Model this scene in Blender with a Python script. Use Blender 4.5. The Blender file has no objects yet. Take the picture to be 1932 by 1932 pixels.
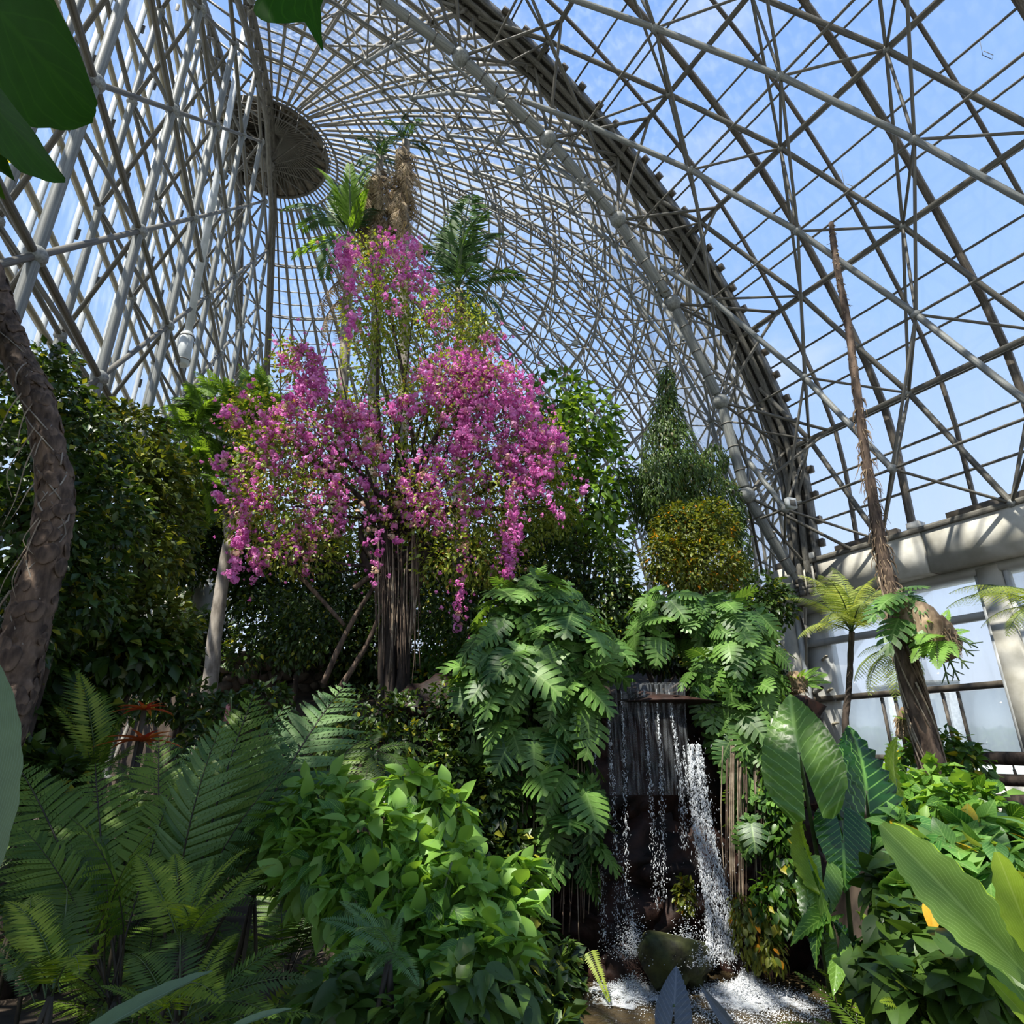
import bpy, math, random
import numpy as np
from mathutils import Matrix, Vector

# ---------------------------------------------------------------- scene, camera, sky, sun, exposure
SC = bpy.context.scene
COL = SC.collection
E = 2.6                                   # eye height above the pool
FPX, RES = 1200.0, 1932.0                 # focal length in pixels of the 1932 frame
PITCH = math.radians(21.14)
cam_d = bpy.data.cameras.new('camera')
cam = bpy.data.objects.new('camera', cam_d)
COL.objects.link(cam)
cam_d.sensor_width = 36.0
cam_d.lens = 36.0 * FPX / RES
cam_d.clip_start = 0.05
cam_d.clip_end = 2000
cam.location = (0, 0, E)
cam.rotation_euler = (math.pi / 2 + PITCH, 0, 0)
SC.camera = cam
SC.view_settings.view_transform = 'Standard'
SC.view_settings.look = 'None'
SC.view_settings.gamma = 1.0
SC.view_settings.use_curve_mapping = False
SC.view_settings.exposure = 0.3
SC.cycles.use_denoising = True
SC.cycles.max_bounces = 6
SC.cycles.diffuse_bounces = 3
SC.cycles.glossy_bounces = 2
SC.cycles.transmission_bounces = 3
SC.cycles.transparent_max_bounces = 24
SC.cycles.caustics_reflective = False
SC.cycles.caustics_refractive = False
SC.cycles.sample_clamp_indirect = 4.0

SUN_DIR = Vector((-0.32, -0.40, 0.86)).normalized()   # from the scene towards the sun
sun_d = bpy.data.lights.new('sun', 'SUN')
sun_d.energy = 8.2
sun_d.angle = math.radians(0.6)
sun_d.color = (1.0, 0.95, 0.85)
sun = bpy.data.objects.new('sun', sun_d)
COL.objects.link(sun)
sun.rotation_euler = SUN_DIR.to_track_quat('Z', 'Y').to_euler()
sun.location = (0, 0, 60)

W = bpy.data.worlds.new('world')
SC.world = W
W.use_nodes = True
nt = W.node_tree
nt.nodes.clear()
out = nt.nodes.new('ShaderNodeOutputWorld')
bg = nt.nodes.new('ShaderNodeBackground')
tc = nt.nodes.new('ShaderNodeTexCoord')
sep = nt.nodes.new('ShaderNodeSeparateXYZ')
rp = nt.nodes.new('ShaderNodeValToRGB')
el = rp.color_ramp.elements
el[0].position, el[0].color = 0.0, (0.82, 0.86, 0.93, 1)
el[1].position, el[1].color = 1.0, (0.20, 0.38, 0.82, 1)
e2 = el.new(0.22); e2.color = (0.58, 0.71, 0.94, 1)
e2 = el.new(0.55); e2.color = (0.34, 0.53, 0.90, 1)
mp = nt.nodes.new('ShaderNodeMapping')
mp.inputs['Scale'].default_value = (1.3, 1.3, 3.0)
mp.inputs['Location'].default_value = (0.35, 0.2, 0.1)
nz = nt.nodes.new('ShaderNodeTexNoise')
nz.inputs['Scale'].default_value = 1.7
nz.inputs['Detail'].default_value = 7
nz.inputs['Roughness'].default_value = 0.55
cr = nt.nodes.new('ShaderNodeValToRGB')
cr.color_ramp.elements[0].position = 0.53
cr.color_ramp.elements[1].position = 0.86
mx = nt.nodes.new('ShaderNodeMixRGB')
mx.inputs[2].default_value = (0.86, 0.89, 0.95, 1)
L = nt.links.new
L(tc.outputs['Generated'], sep.inputs[0]); L(sep.outputs['Z'], rp.inputs[0])
L(tc.outputs['Generated'], mp.inputs[0]); L(mp.outputs[0], nz.inputs['Vector'])
L(nz.outputs['Fac'], cr.inputs[0]); L(cr.outputs[0], mx.inputs[0]); L(rp.outputs[0], mx.inputs[1])
L(mx.outputs[0], bg.inputs[0]); L(bg.outputs[0], out.inputs[0])
bg.inputs[1].default_value = 1.0

# ---------------------------------------------------------------- small maths
CP, SP = math.cos(PITCH), math.sin(PITCH)
rng = np.random.default_rng(11)
random.seed(11)

def at(px, py, Y):
    """the world point seen at a pixel of the photograph, Y metres ahead of the eye"""
    r, u = px - RES / 2, RES / 2 - py
    f = FPX * CP - u * SP
    z = FPX * SP + u * CP
    s = Y / f
    return np.array((r * s, Y, E + z * s))

def proj(p):
    p = np.asarray(p, float)
    x, y, z = p[..., 0], p[..., 1], p[..., 2] - E
    f = y * CP + z * SP
    u = z * CP - y * SP
    f = np.where(np.abs(f) < 1e-6, 1e-6, f)
    return RES / 2 + FPX * x / f, RES / 2 - FPX * u / f, f

def mpp(p):
    """metres per pixel at a point"""
    return float(proj(p)[2]) / FPX

def unit(v):
    v = np.asarray(v, float)
    return v / np.maximum(np.linalg.norm(v, axis=-1, keepdims=True), 1e-9)

def smooth(t):
    t = np.clip(t, 0, 1)
    return t * t * (3 - 2 * t)

def lin(r, g, b):
    f = lambda c: (c / 255 / 12.92) if c / 255 <= 0.04045 else ((c / 255 + 0.055) / 1.055) ** 2.4
    return (f(r), f(g), f(b))

def spline(pts, n):
    """Catmull-Rom through control points"""
    P = np.asarray(pts, float)
    if len(P) == 2:
        t = np.linspace(0, 1, n)[:, None]
        return P[0] * (1 - t) + P[1] * t
    P = np.vstack([2 * P[0] - P[1], P, 2 * P[-1] - P[-2]])
    m = len(P) - 3
    outp = []
    for t in np.linspace(0, m - 1e-6, n):
        i = int(t); f = t - i
        a, b, c, d = P[i], P[i + 1], P[i + 2], P[i + 3]
        outp.append(0.5 * (2 * b + (c - a) * f + (2 * a - 5 * b + 4 * c - d) * f * f + (3 * b - a - 3 * c + d) * f ** 3))
    return np.array(outp)

# ---------------------------------------------------------------- materials
MATS = {}
def newmat(name):
    m = bpy.data.materials.new(name)
    m.use_nodes = True
    m.node_tree.nodes.clear()
    MATS[name] = m
    return m, m.node_tree

def rnd_fac(nt):
    """a number for each leaf: face attribute plus the object's own random value"""
    a = nt.nodes.new('ShaderNodeAttribute'); a.attribute_name = 'rnd'
    o = nt.nodes.new('ShaderNodeObjectInfo')
    s = nt.nodes.new('ShaderNodeMath'); s.operation = 'ADD'
    f = nt.nodes.new('ShaderNodeMath'); f.operation = 'FRACT'
    nt.links.new(a.outputs['Fac'], s.inputs[0]); nt.links.new(o.outputs['Random'], s.inputs[1])
    nt.links.new(s.outputs[0], f.inputs[0])
    return f.outputs[0]

def leafmat(name, c1, c2, rough=0.42, transl=0.35, veins=None, odd=None, spec=0.4, back=None):
    m, nt = newmat(name)
    N, K = nt.nodes.new, nt.links.new
    fac = rnd_fac(nt)
    r = N('ShaderNodeValToRGB')
    r.color_ramp.elements[0].color = (*c1, 1)
    r.color_ramp.elements[1].color = (*c2, 1)
    r.color_ramp.elements[1].position = 0.93 if odd else 1.0
    if odd:
        e = r.color_ramp.elements.new(0.97); e.color = (*odd, 1)
    K(fac, r.inputs[0])
    colr = r.outputs[0]
    bump = None
    tc = N('ShaderNodeTexCoord')
    nz = N('ShaderNodeTexNoise'); nz.inputs['Scale'].default_value = 9.0; nz.inputs['Detail'].default_value = 3
    K(tc.outputs['Object'], nz.inputs['Vector'])
    hv = N('ShaderNodeHueSaturation')
    mr = N('ShaderNodeMapRange'); mr.inputs[3].default_value = 0.75; mr.inputs[4].default_value = 1.25
    K(nz.outputs['Fac'], mr.inputs[0]); K(mr.outputs[0], hv.inputs['Value']); K(colr, hv.inputs['Color'])
    colr = hv.outputs[0]
    if veins:
        vc, slope, freq = veins
        uv = N('ShaderNodeUVMap'); uv.uv_map = 'uv'
        sp = N('ShaderNodeSeparateXYZ'); K(uv.outputs[0], sp.inputs[0])
        ab = N('ShaderNodeMath'); ab.operation = 'ABSOLUTE'; K(sp.outputs['X'], ab.inputs[0])
        ml = N('ShaderNodeMath'); ml.operation = 'MULTIPLY_ADD'; ml.inputs[1].default_value = -slope
        K(ab.outputs[0], ml.inputs[0]); K(sp.outputs['Y'], ml.inputs[2])
        fr = N('ShaderNodeMath'); fr.operation = 'MULTIPLY'; fr.inputs[1].default_value = freq; K(ml.outputs[0], fr.inputs[0])
        f2 = N('ShaderNodeMath'); f2.operation = 'FRACT'; K(fr.outputs[0], f2.inputs[0])
        pp = N('ShaderNodeMath'); pp.operation = 'PINGPONG'; pp.inputs[1].default_value = 0.5; K(f2.outputs[0], pp.inputs[0])
        lt = N('ShaderNodeMapRange'); lt.inputs[1].default_value = 0.09; lt.inputs[2].default_value = 0.03
        K(pp.outputs[0], lt.inputs[0])
        md = N('ShaderNodeMapRange'); md.inputs[1].default_value = 0.07; md.inputs[2].default_value = 0.025
        K(ab.outputs[0], md.inputs[0])
        mxv = N('ShaderNodeMath'); mxv.operation = 'MAXIMUM'; K(lt.outputs[0], mxv.inputs[0]); K(md.outputs[0], mxv.inputs[1])
        mv = N('ShaderNodeMixRGB'); mv.inputs[2].default_value = (*vc, 1)
        sc = N('ShaderNodeMath'); sc.operation = 'MULTIPLY'; sc.inputs[1].default_value = 0.65; K(mxv.outputs[0], sc.inputs[0])
        K(sc.outputs[0], mv.inputs[0]); K(colr, mv.inputs[1])
        colr = mv.outputs[0]
    p = N('ShaderNodeBsdfPrincipled')
    p.inputs['Roughness'].default_value = rough
    p.inputs['Specular IOR Level'].default_value = spec
    K(colr, p.inputs['Base Color'])
    t = N('ShaderNodeBsdfTranslucent')
    tcol = N('ShaderNodeMixRGB'); tcol.blend_type = 'MULTIPLY'; tcol.inputs[0].default_value = 1.0
    tcol.inputs[2].default_value = (1.7, 1.55, 0.6, 1) if back is None else (*back, 1)
    K(colr, tcol.inputs[1]); K(tcol.outputs[0], t.inputs['Color'])
    mixs = N('ShaderNodeMixShader'); mixs.inputs[0].default_value = transl
    o = N('ShaderNodeOutputMaterial')
    K(p.outputs[0], mixs.inputs[1]); K(t.outputs[0], mixs.inputs[2]); K(mixs.outputs[0], o.inputs[0])
    return m

def surf(name, c1, c2, rough=0.6, scale=6.0, bump=0.0, metal=0.0, detail=5.0, stretch=(1, 1, 1), spec=0.4, lo=0.35, hi=0.65, coords='Object'):
    m, nt = newmat(name)
    N, K = nt.nodes.new, nt.links.new
    tc = N('ShaderNodeTexCoord'); mp = N('ShaderNodeMapping'); mp.inputs['Scale'].default_value = stretch
    nz = N('ShaderNodeTexNoise'); nz.inputs['Scale'].default_value = scale; nz.inputs['Detail'].default_value = detail
    r = N('ShaderNodeValToRGB')
    r.color_ramp.elements[0].position, r.color_ramp.elements[0].color = lo, (*c1, 1)
    r.color_ramp.elements[1].position, r.color_ramp.elements[1].color = hi, (*c2, 1)
    p = N('ShaderNodeBsdfPrincipled'); p.inputs['Roughness'].default_value = rough
    p.inputs['Metallic'].default_value = metal; p.inputs['Specular IOR Level'].default_value = spec
    o = N('ShaderNodeOutputMaterial')
    K(tc.outputs[coords], mp.inputs[0]); K(mp.outputs[0], nz.inputs['Vector']); K(nz.outputs['Fac'], r.inputs[0])
    K(r.outputs[0], p.inputs['Base Color']); K(p.outputs[0], o.inputs[0])
    if bump:
        b = N('ShaderNodeBump'); b.inputs['Strength'].default_value = bump; b.inputs['Distance'].default_value = 0.03
        K(nz.outputs['Fac'], b.inputs['Height']); K(b.outputs[0], p.inputs['Normal'])
    return m

def glassmat(name, frost=0.0, tint=(0.96, 0.98, 0.99), refl=0.05):
    m, nt = newmat(name)
    N, K = nt.nodes.new, nt.links.new
    tr = N('ShaderNodeBsdfTransparent'); tr.inputs[0].default_value = (*tint, 1)
    gl = N('ShaderNodeBsdfGlossy'); gl.inputs['Roughness'].default_value = 0.04
    lw = N('ShaderNodeLayerWeight'); lw.inputs[0].default_value = 0.12
    mr = N('ShaderNodeMapRange'); mr.inputs[3].default_value = refl * 0.5; mr.inputs[4].default_value = 0.4
    K(lw.outputs['Fresnel'], mr.inputs[0])
    mx = N('ShaderNodeMixShader'); K(mr.outputs[0], mx.inputs[0]); K(tr.outputs[0], mx.inputs[1]); K(gl.outputs[0], mx.inputs[2])
    # grime: faint pale streaks on the pane
    tc = N('ShaderNodeTexCoord'); mp = N('ShaderNodeMapping'); mp.inputs['Scale'].default_value = (2, 2, 0.5)
    nz = N('ShaderNodeTexNoise'); nz.inputs['Scale'].default_value = 2.5; nz.inputs['Detail'].default_value = 6
    K(tc.outputs['Object'], mp.inputs[0]); K(mp.outputs[0], nz.inputs['Vector'])
    gr = N('ShaderNodeMapRange'); gr.inputs[1].default_value = 0.45; gr.inputs[2].default_value = 0.9
    gr.inputs[3].default_value = frost; gr.inputs[4].default_value = min(1, frost + 0.16)
    K(nz.outputs['Fac'], gr.inputs[0])
    df = N('ShaderNodeBsdfTranslucent'); df.inputs[0].default_value = (0.93, 0.93, 0.90, 1)
    m2 = N('ShaderNodeMixShader'); K(gr.outputs[0], m2.inputs[0]); K(mx.outputs[0], m2.inputs[1]); K(df.outputs[0], m2.inputs[2])
    o = N('ShaderNodeOutputMaterial'); K(m2.outputs[0], o.inputs[0])
    return m

M_TUBE = surf('galvanised_tube', (0.13, 0.135, 0.125), (0.23, 0.235, 0.22), 0.5, 5.0, 0.1)
M_TUBE2 = surf('weathered_shaded_tube', (0.075, 0.068, 0.055), (0.16, 0.15, 0.125), 0.6, 4.0, 0.1)  # shadow side of the vault bars put into the darker colour
M_RAFT = surf('bronze_channel', (0.075, 0.06, 0.045), (0.16, 0.135, 0.105), 0.6, 6.0, 0.1)
M_DOME = surf('sunlit_dome_tube', (0.15, 0.138, 0.115), (0.29, 0.27, 0.23), 0.6, 4.0, 0.1)  # lighter copy of the same tube, sunlit look put into the colour
M_CREAM = surf('cream_channel', (0.25, 0.22, 0.155), (0.38, 0.34, 0.25), 0.5, 4.0)
M_WHITE = surf('white_mullion', (0.40, 0.42, 0.42), (0.56, 0.58, 0.59), 0.45, 4.0)
M_DARK = surf('dark_steel', (0.07, 0.065, 0.055), (0.16, 0.15, 0.13), 0.6, 5.0, 0.1)
M_JOINT = surf('ball_joint_grey', (0.15, 0.155, 0.145), (0.27, 0.275, 0.26), 0.5, 5.0)
M_GLASS = glassmat('roof_glass')
M_WGLASS = glassmat('window_glass', 0.10)
M_FROST = glassmat('frosted_glass', 0.62, (0.92, 0.95, 0.93))
M_CONC = surf('concrete', (0.38, 0.36, 0.30), (0.56, 0.54, 0.48), 0.85, 3.0, 0.25, detail=8)
M_CONCW = surf('pale_render', (0.50, 0.49, 0.45), (0.66, 0.65, 0.62), 0.85, 2.0, 0.1)
M_SOIL = surf('soil', (0.018, 0.012, 0.008), (0.06, 0.042, 0.028), 0.95, 3.0, 0.6, detail=9)
M_ROCK = surf('wet_rock', (0.008, 0.006, 0.005), (0.040, 0.018, 0.013), 0.6, 4.5, 1.0, detail=10, spec=0.2)
M_MOSSY = surf('mossy_rock', (0.012, 0.012, 0.006), (0.075, 0.085, 0.022), 0.7, 5.0, 1.0, detail=10)
M_STONE = surf('stone', (0.05, 0.04, 0.03), (0.14, 0.11, 0.085), 0.85, 4.0, 0.7, detail=8)
M_PAVE = surf('paving', (0.11, 0.075, 0.055), (0.22, 0.155, 0.115), 0.85, 4.0, 0.4, detail=8)
M_BARK = surf('rough_bark', (0.035, 0.022, 0.015), (0.17, 0.115, 0.08), 0.9, 14.0, 1.0, detail=8, stretch=(1, 1, 0.35))
M_BARKG = surf('grey_bark', (0.15, 0.125, 0.10), (0.34, 0.30, 0.25), 0.85, 9.0, 0.5, detail=7, stretch=(1, 1, 0.5))
M_BARKD = surf('dark_bark', (0.018, 0.013, 0.010), (0.07, 0.05, 0.038), 0.9, 12.0, 0.9, detail=7, stretch=(1, 1, 0.3))
M_FIBRE = surf('dry_fibre', (0.11, 0.07, 0.04), (0.33, 0.24, 0.15), 0.9, 12.0, 0.6, stretch=(1, 1, 0.3))
M_ROOT = surf('pale_root', (0.16, 0.115, 0.075), (0.36, 0.29, 0.21), 0.8, 10.0)
M_STEM = surf('green_stem', (0.03, 0.06, 0.015), (0.09, 0.13, 0.04), 0.5, 8.0)
M_STEMD = surf('dark_stem', (0.015, 0.012, 0.008), (0.05, 0.04, 0.022), 0.6, 8.0)

# ---------------------------------------------------------------- mesh building
def mesh_from(name, V, Q=None, T=None, mat=None, smoothf=True, rnd=None, uv=None):
    V = np.asarray(V, np.float32).reshape(-1, 3)
    Q = np.zeros((0, 4), np.int32) if Q is None or len(Q) == 0 else np.asarray(Q, np.int32)
    T = np.zeros((0, 3), np.int32) if T is None or len(T) == 0 else np.asarray(T, np.int32)
    me = bpy.data.meshes.new(name)
    nq, n3 = len(Q), len(T)
    me.vertices.add(len(V)); me.vertices.foreach_set('co', V.ravel())
    me.loops.add(nq * 4 + n3 * 3)
    lv = np.concatenate([Q.ravel(), T.ravel()]).astype(np.int32)
    me.loops.foreach_set('vertex_index', lv)
    me.polygons.add(nq + n3)
    ls = np.concatenate([np.arange(nq) * 4, nq * 4 + np.arange(n3) * 3]).astype(np.int32)
    me.polygons.foreach_set('loop_start', ls)
    if smoothf:
        me.polygons.foreach_set('use_smooth', np.ones(nq + n3, bool))
    if rnd is not None:
        a = me.attributes.new('rnd', 'FLOAT', 'FACE')
        a.data.foreach_set('value', np.asarray(rnd, np.float32))
    if uv is not None:
        u = me.uv_layers.new(name='uv')
        u.data.foreach_set('uv', np.asarray(uv, np.float32)[lv].ravel())
    if mat is not None:
        me.materials.append(mat)
    me.update(calc_edges=True)
    me.validate()
    return me

class MB:
    """collects shapes into one mesh"""
    def __init__(s):
        s.V, s.Q, s.T, s.rq, s.rt, s.n = [], [], [], [], [], 0
    def add(s, V, Q=None, T=None, r=0.0):
        V = np.asarray(V, float).reshape(-1, 3)
        s.V.append(V)
        if Q is not None and len(Q):
            Q = np.asarray(Q, int); s.Q.append(Q + s.n); s.rq.append(np.full(len(Q), r))
        if T is not None and len(T):
            T = np.asarray(T, int); s.T.append(T + s.n); s.rt.append(np.full(len(T), r))
        s.n += len(V)
        return s
    def tube(s, P, R, sides=8, cap=True, r=0.0, rough=0.0):
        P = np.asarray(P, float); n = len(P)
        R = np.full(n, R) if np.isscalar(R) else np.asarray(R, float)
        D = unit(np.gradient(P, axis=0))
        ref = np.array((0, 0, 1.0)) if abs(D[:, 2]).mean() < 0.8 else np.array((0, 1.0, 0))
        A = unit(np.cross(D, ref)); B = np.cross(D, A)
        t = np.linspace(0, 2 * math.pi, sides, endpoint=False)
        rr = R[:, None] * (1 + (rng.uniform(-rough, rough, (n, sides)) if rough else 0))
        V = P[:, None] + rr[..., None] * (A[:, None] * np.cos(t)[None, :, None] + B[:, None] * np.sin(t)[None, :, None])
        i = np.arange(n - 1)[:, None] * sides; j = np.arange(sides)[None]; k = (j + 1) % sides
        Q = np.stack([i + j, i + k, i + sides + k, i + sides + j], -1).reshape(-1, 4)
        V = V.reshape(-1, 3); T = None
        if cap:
            V = np.vstack([V, P[:1], P[-1:]]); a, b = n * sides, n * sides + 1
            jj = np.arange(sides); kk = (jj + 1) % sides; o = (n - 1) * sides
            T = np.vstack([np.stack([np.full(sides, a), kk, jj], 1), np.stack([np.full(sides, b), o + jj, o + kk], 1)])
        return s.add(V, Q, T, r)
    def box(s, c, size, R=None, r=0.0):
        g = np.array([(x, y, z) for x in (-.5, .5) for y in (-.5, .5) for z in (-.5, .5)]) * np.asarray(size, float)
        if R is not None:
            g = g @ np.asarray(R, float).T
        return s.add(g + np.asarray(c, float), [(0, 1, 3, 2), (4, 6, 7, 5), (0, 4, 5, 1), (2, 3, 7, 6), (0, 2, 6, 4), (1, 5, 7, 3)], None, r)
    def inst(s, tpl, O, R, S, rr=None):
        """many copies of a template: O (n,3) origins, R (n,3,3) bases, S (n,) or (n,3) sizes"""
        V, Q, T = tpl[0], tpl[1], tpl[2]
        n = len(O)
        if n == 0: return s
        S = np.asarray(S, float)
        S = np.repeat(S[:, None], 3, 1) if S.ndim == 1 else S
        W_ = np.einsum('nij,nvj->nvi', R, V[None] * S[:, None]) + np.asarray(O)[:, None]
        off = s.n + np.arange(n)[:, None, None] * len(V)
        rr = rng.random(n) if rr is None else rr
        s.V.append(W_.reshape(-1, 3))
        if len(Q):
            s.Q.append((np.asarray(Q)[None] + off).reshape(-1, 4)); s.rq.append(np.repeat(rr, len(Q)))
        if len(T):
            s.T.append((np.asarray(T)[None] + off).reshape(-1, 3)); s.rt.append(np.repeat(rr, len(T)))
        s.n += n * len(V)
        return s
    def mesh(s, name, mat, smoothf=True):
        cat = lambda l, w: np.concatenate(l) if l else np.zeros((0, w), int)
        return mesh_from(name, np.concatenate(s.V) if s.V else np.zeros((0, 3)), cat(s.Q, 4), cat(s.T, 3), mat, smoothf,
                         np.concatenate(s.rq + s.rt) if s.rq or s.rt else None)
    def build(s, name, mat, root=None, smoothf=True, kind=None):
        me = s.mesh(name, mat, smoothf)
        o = bpy.data.objects.new(name, me)
        COL.objects.link(o)
        if root is not None:
            o.parent = root
            top = root
            loc = Vector((0, 0, 0))
            while top is not None:
                loc += top.location; top = top.parent
            o.location = -loc
        if kind: o['kind'] = kind
        return o

def thing(name, label, cat, loc=(0, 0, 0), group=None, kind=None):
    o = bpy.data.objects.new(name, None)
    o.empty_display_size = 0.2
    COL.objects.link(o)
    o.location = Vector([float(c) for c in loc])
    o['label'] = label; o['category'] = cat
    if group: o['group'] = group
    if kind: o['kind'] = kind
    return o

def tag(o, label, cat, group=None, kind=None):
    o['label'] = label; o['category'] = cat
    if group: o['group'] = group
    if kind: o['kind'] = kind
    return o

def place(name, me, root, O, R, S):
    """one part that shares its mesh: origin O, basis R (3x3), size S"""
    o = bpy.data.objects.new(name, me)
    COL.objects.link(o)
    S = (S, S, S) if np.isscalar(S) else S
    M = Matrix([[float(R[i][j] * S[j]) for j in range(3)] + [float(O[i])] for i in range(3)] + [[0, 0, 0, 1]])
    if root is not None:
        o.parent = root
        M = Matrix.Translation(-root.location) @ M
    o.matrix_local = M
    return o

def basis(tip, nrm):
    """bases whose y runs to the tip and whose z is nearest to nrm"""
    y = unit(tip); z = np.asarray(nrm, float)
    z = unit(z - (z * y).sum(-1, keepdims=True) * y)
    x = np.cross(y, z)
    return np.stack([x, y, z], -1)

def scaled_box_mesh(name, mat):
    return MB().box((0, 0, 0), (1, 1, 1)).mesh(name, mat, False)

def unit_tube_mesh(name, mat, sides=8):
    return MB().tube(np.array([(0, 0, 0), (0, 0, 1.0)]), 1.0, sides).mesh(name, mat, True)

def ico(sub=1):
    p = (1 + 5 ** .5) / 2
    V = unit(np.array([(-1, p, 0), (1, p, 0), (-1, -p, 0), (1, -p, 0), (0, -1, p), (0, 1, p), (0, -1, -p), (0, 1, -p), (p, 0, -1), (p, 0, 1), (-p, 0, -1), (-p, 0, 1)]))
    F = [(0, 11, 5), (0, 5, 1), (0, 1, 7), (0, 7, 10), (0, 10, 11), (1, 5, 9), (5, 11, 4), (11, 10, 2), (10, 7, 6), (7, 1, 8), (3, 9, 4), (3, 4, 2), (3, 2, 6), (3, 6, 8), (3, 8, 9), (4, 9, 5), (2, 4, 11), (6, 2, 10), (8, 6, 7), (9, 8, 1)]
    for _ in range(sub):
        V = list(map(tuple, V)); cache = {}; G = []
        def mid(a, b):
            k = (min(a, b), max(a, b))
            if k not in cache:
                V.append(tuple(unit((np.array(V[a]) + np.array(V[b])) / 2))); cache[k] = len(V) - 1
            return cache[k]
        for a, b, c in F:
            x, y, z = mid(a, b), mid(b, c), mid(c, a)
            G += [(a, x, z), (b, y, x), (c, z, y), (x, y, z)]
        F = G; V = np.array(V)
    return np.array(V), np.zeros((0, 4), int), np.array(F)
ICO0, ICO1, ICO2, ICO3 = ico(0), ico(1), ico(2), ico(3)
# ================================================================ THE GLASSHOUSE
AX = np.array((-0.491, 0.871, 0.0)); RX = np.array((0.871, 0.491, 0.0))       # vault: axis, towards the right wall
AL = np.array((-0.30, 0.954, 0.0)); NL = np.array((-0.954, -0.30, 0.0))       # left wall: along, outward
UPV = np.array((0, 0, 1.0))
def VA(a, d, h): return AX * a + RX * d + UPV * (E + h)
def WL(s, n, h): return AL * s + NL * n + UPV * (E + h)
HUB = WL(20.0, 3.6, 0)                                                        # foot of the dome's axis, on the left wall
ARCH_A, WALL_N = 8.35, 3.6
DOME = [(16.4, -1.3), (16.4, 1.3), (16.45, 3.9), (16.5, 6.6), (15.8, 9.3), (14.85, 11.6), (13.87, 13.3), (12.6, 15.0), (11.0, 16.5), (9.0, 18.0), (6.9, 19.4), (4.8, 20.6), (2.6, 21.7)]
VAULT = [(11.9, 3.9), (11.95, 6.6), (10.9, 9.3), (9.4, 11.6), (7.6, 13.3), (5.3, 14.75), (2.7, 15.7), (0.0, 16.0), (-2.6, 15.8)]

def clip_seg(p, q, planes):
    p, q = np.array(p, float), np.array(q, float)
    for n, c in planes:
        a, b = p @ n - c, q @ n - c
        if a > 0 and b > 0: return None
        if a > 0: p = p + (q - p) * (a / (a - b))
        elif b > 0: q = q + (p - q) * (b / (b - a))
    return (p, q) if np.linalg.norm(q - p) > 0.05 else None

def clip_poly(P, planes):
    P = [np.array(p, float) for p in P]
    for n, c in planes:
        R = []
        for i in range(len(P)):
            a, b = P[i], P[(i + 1) % len(P)]
            da, db = a @ n - c, b @ n - c
            if da <= 0: R.append(a)
            if (da < 0 < db) or (db < 0 < da): R.append(a + (b - a) * (da / (da - db)))
        P = R
        if len(P) < 3: return None
    return P

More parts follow.
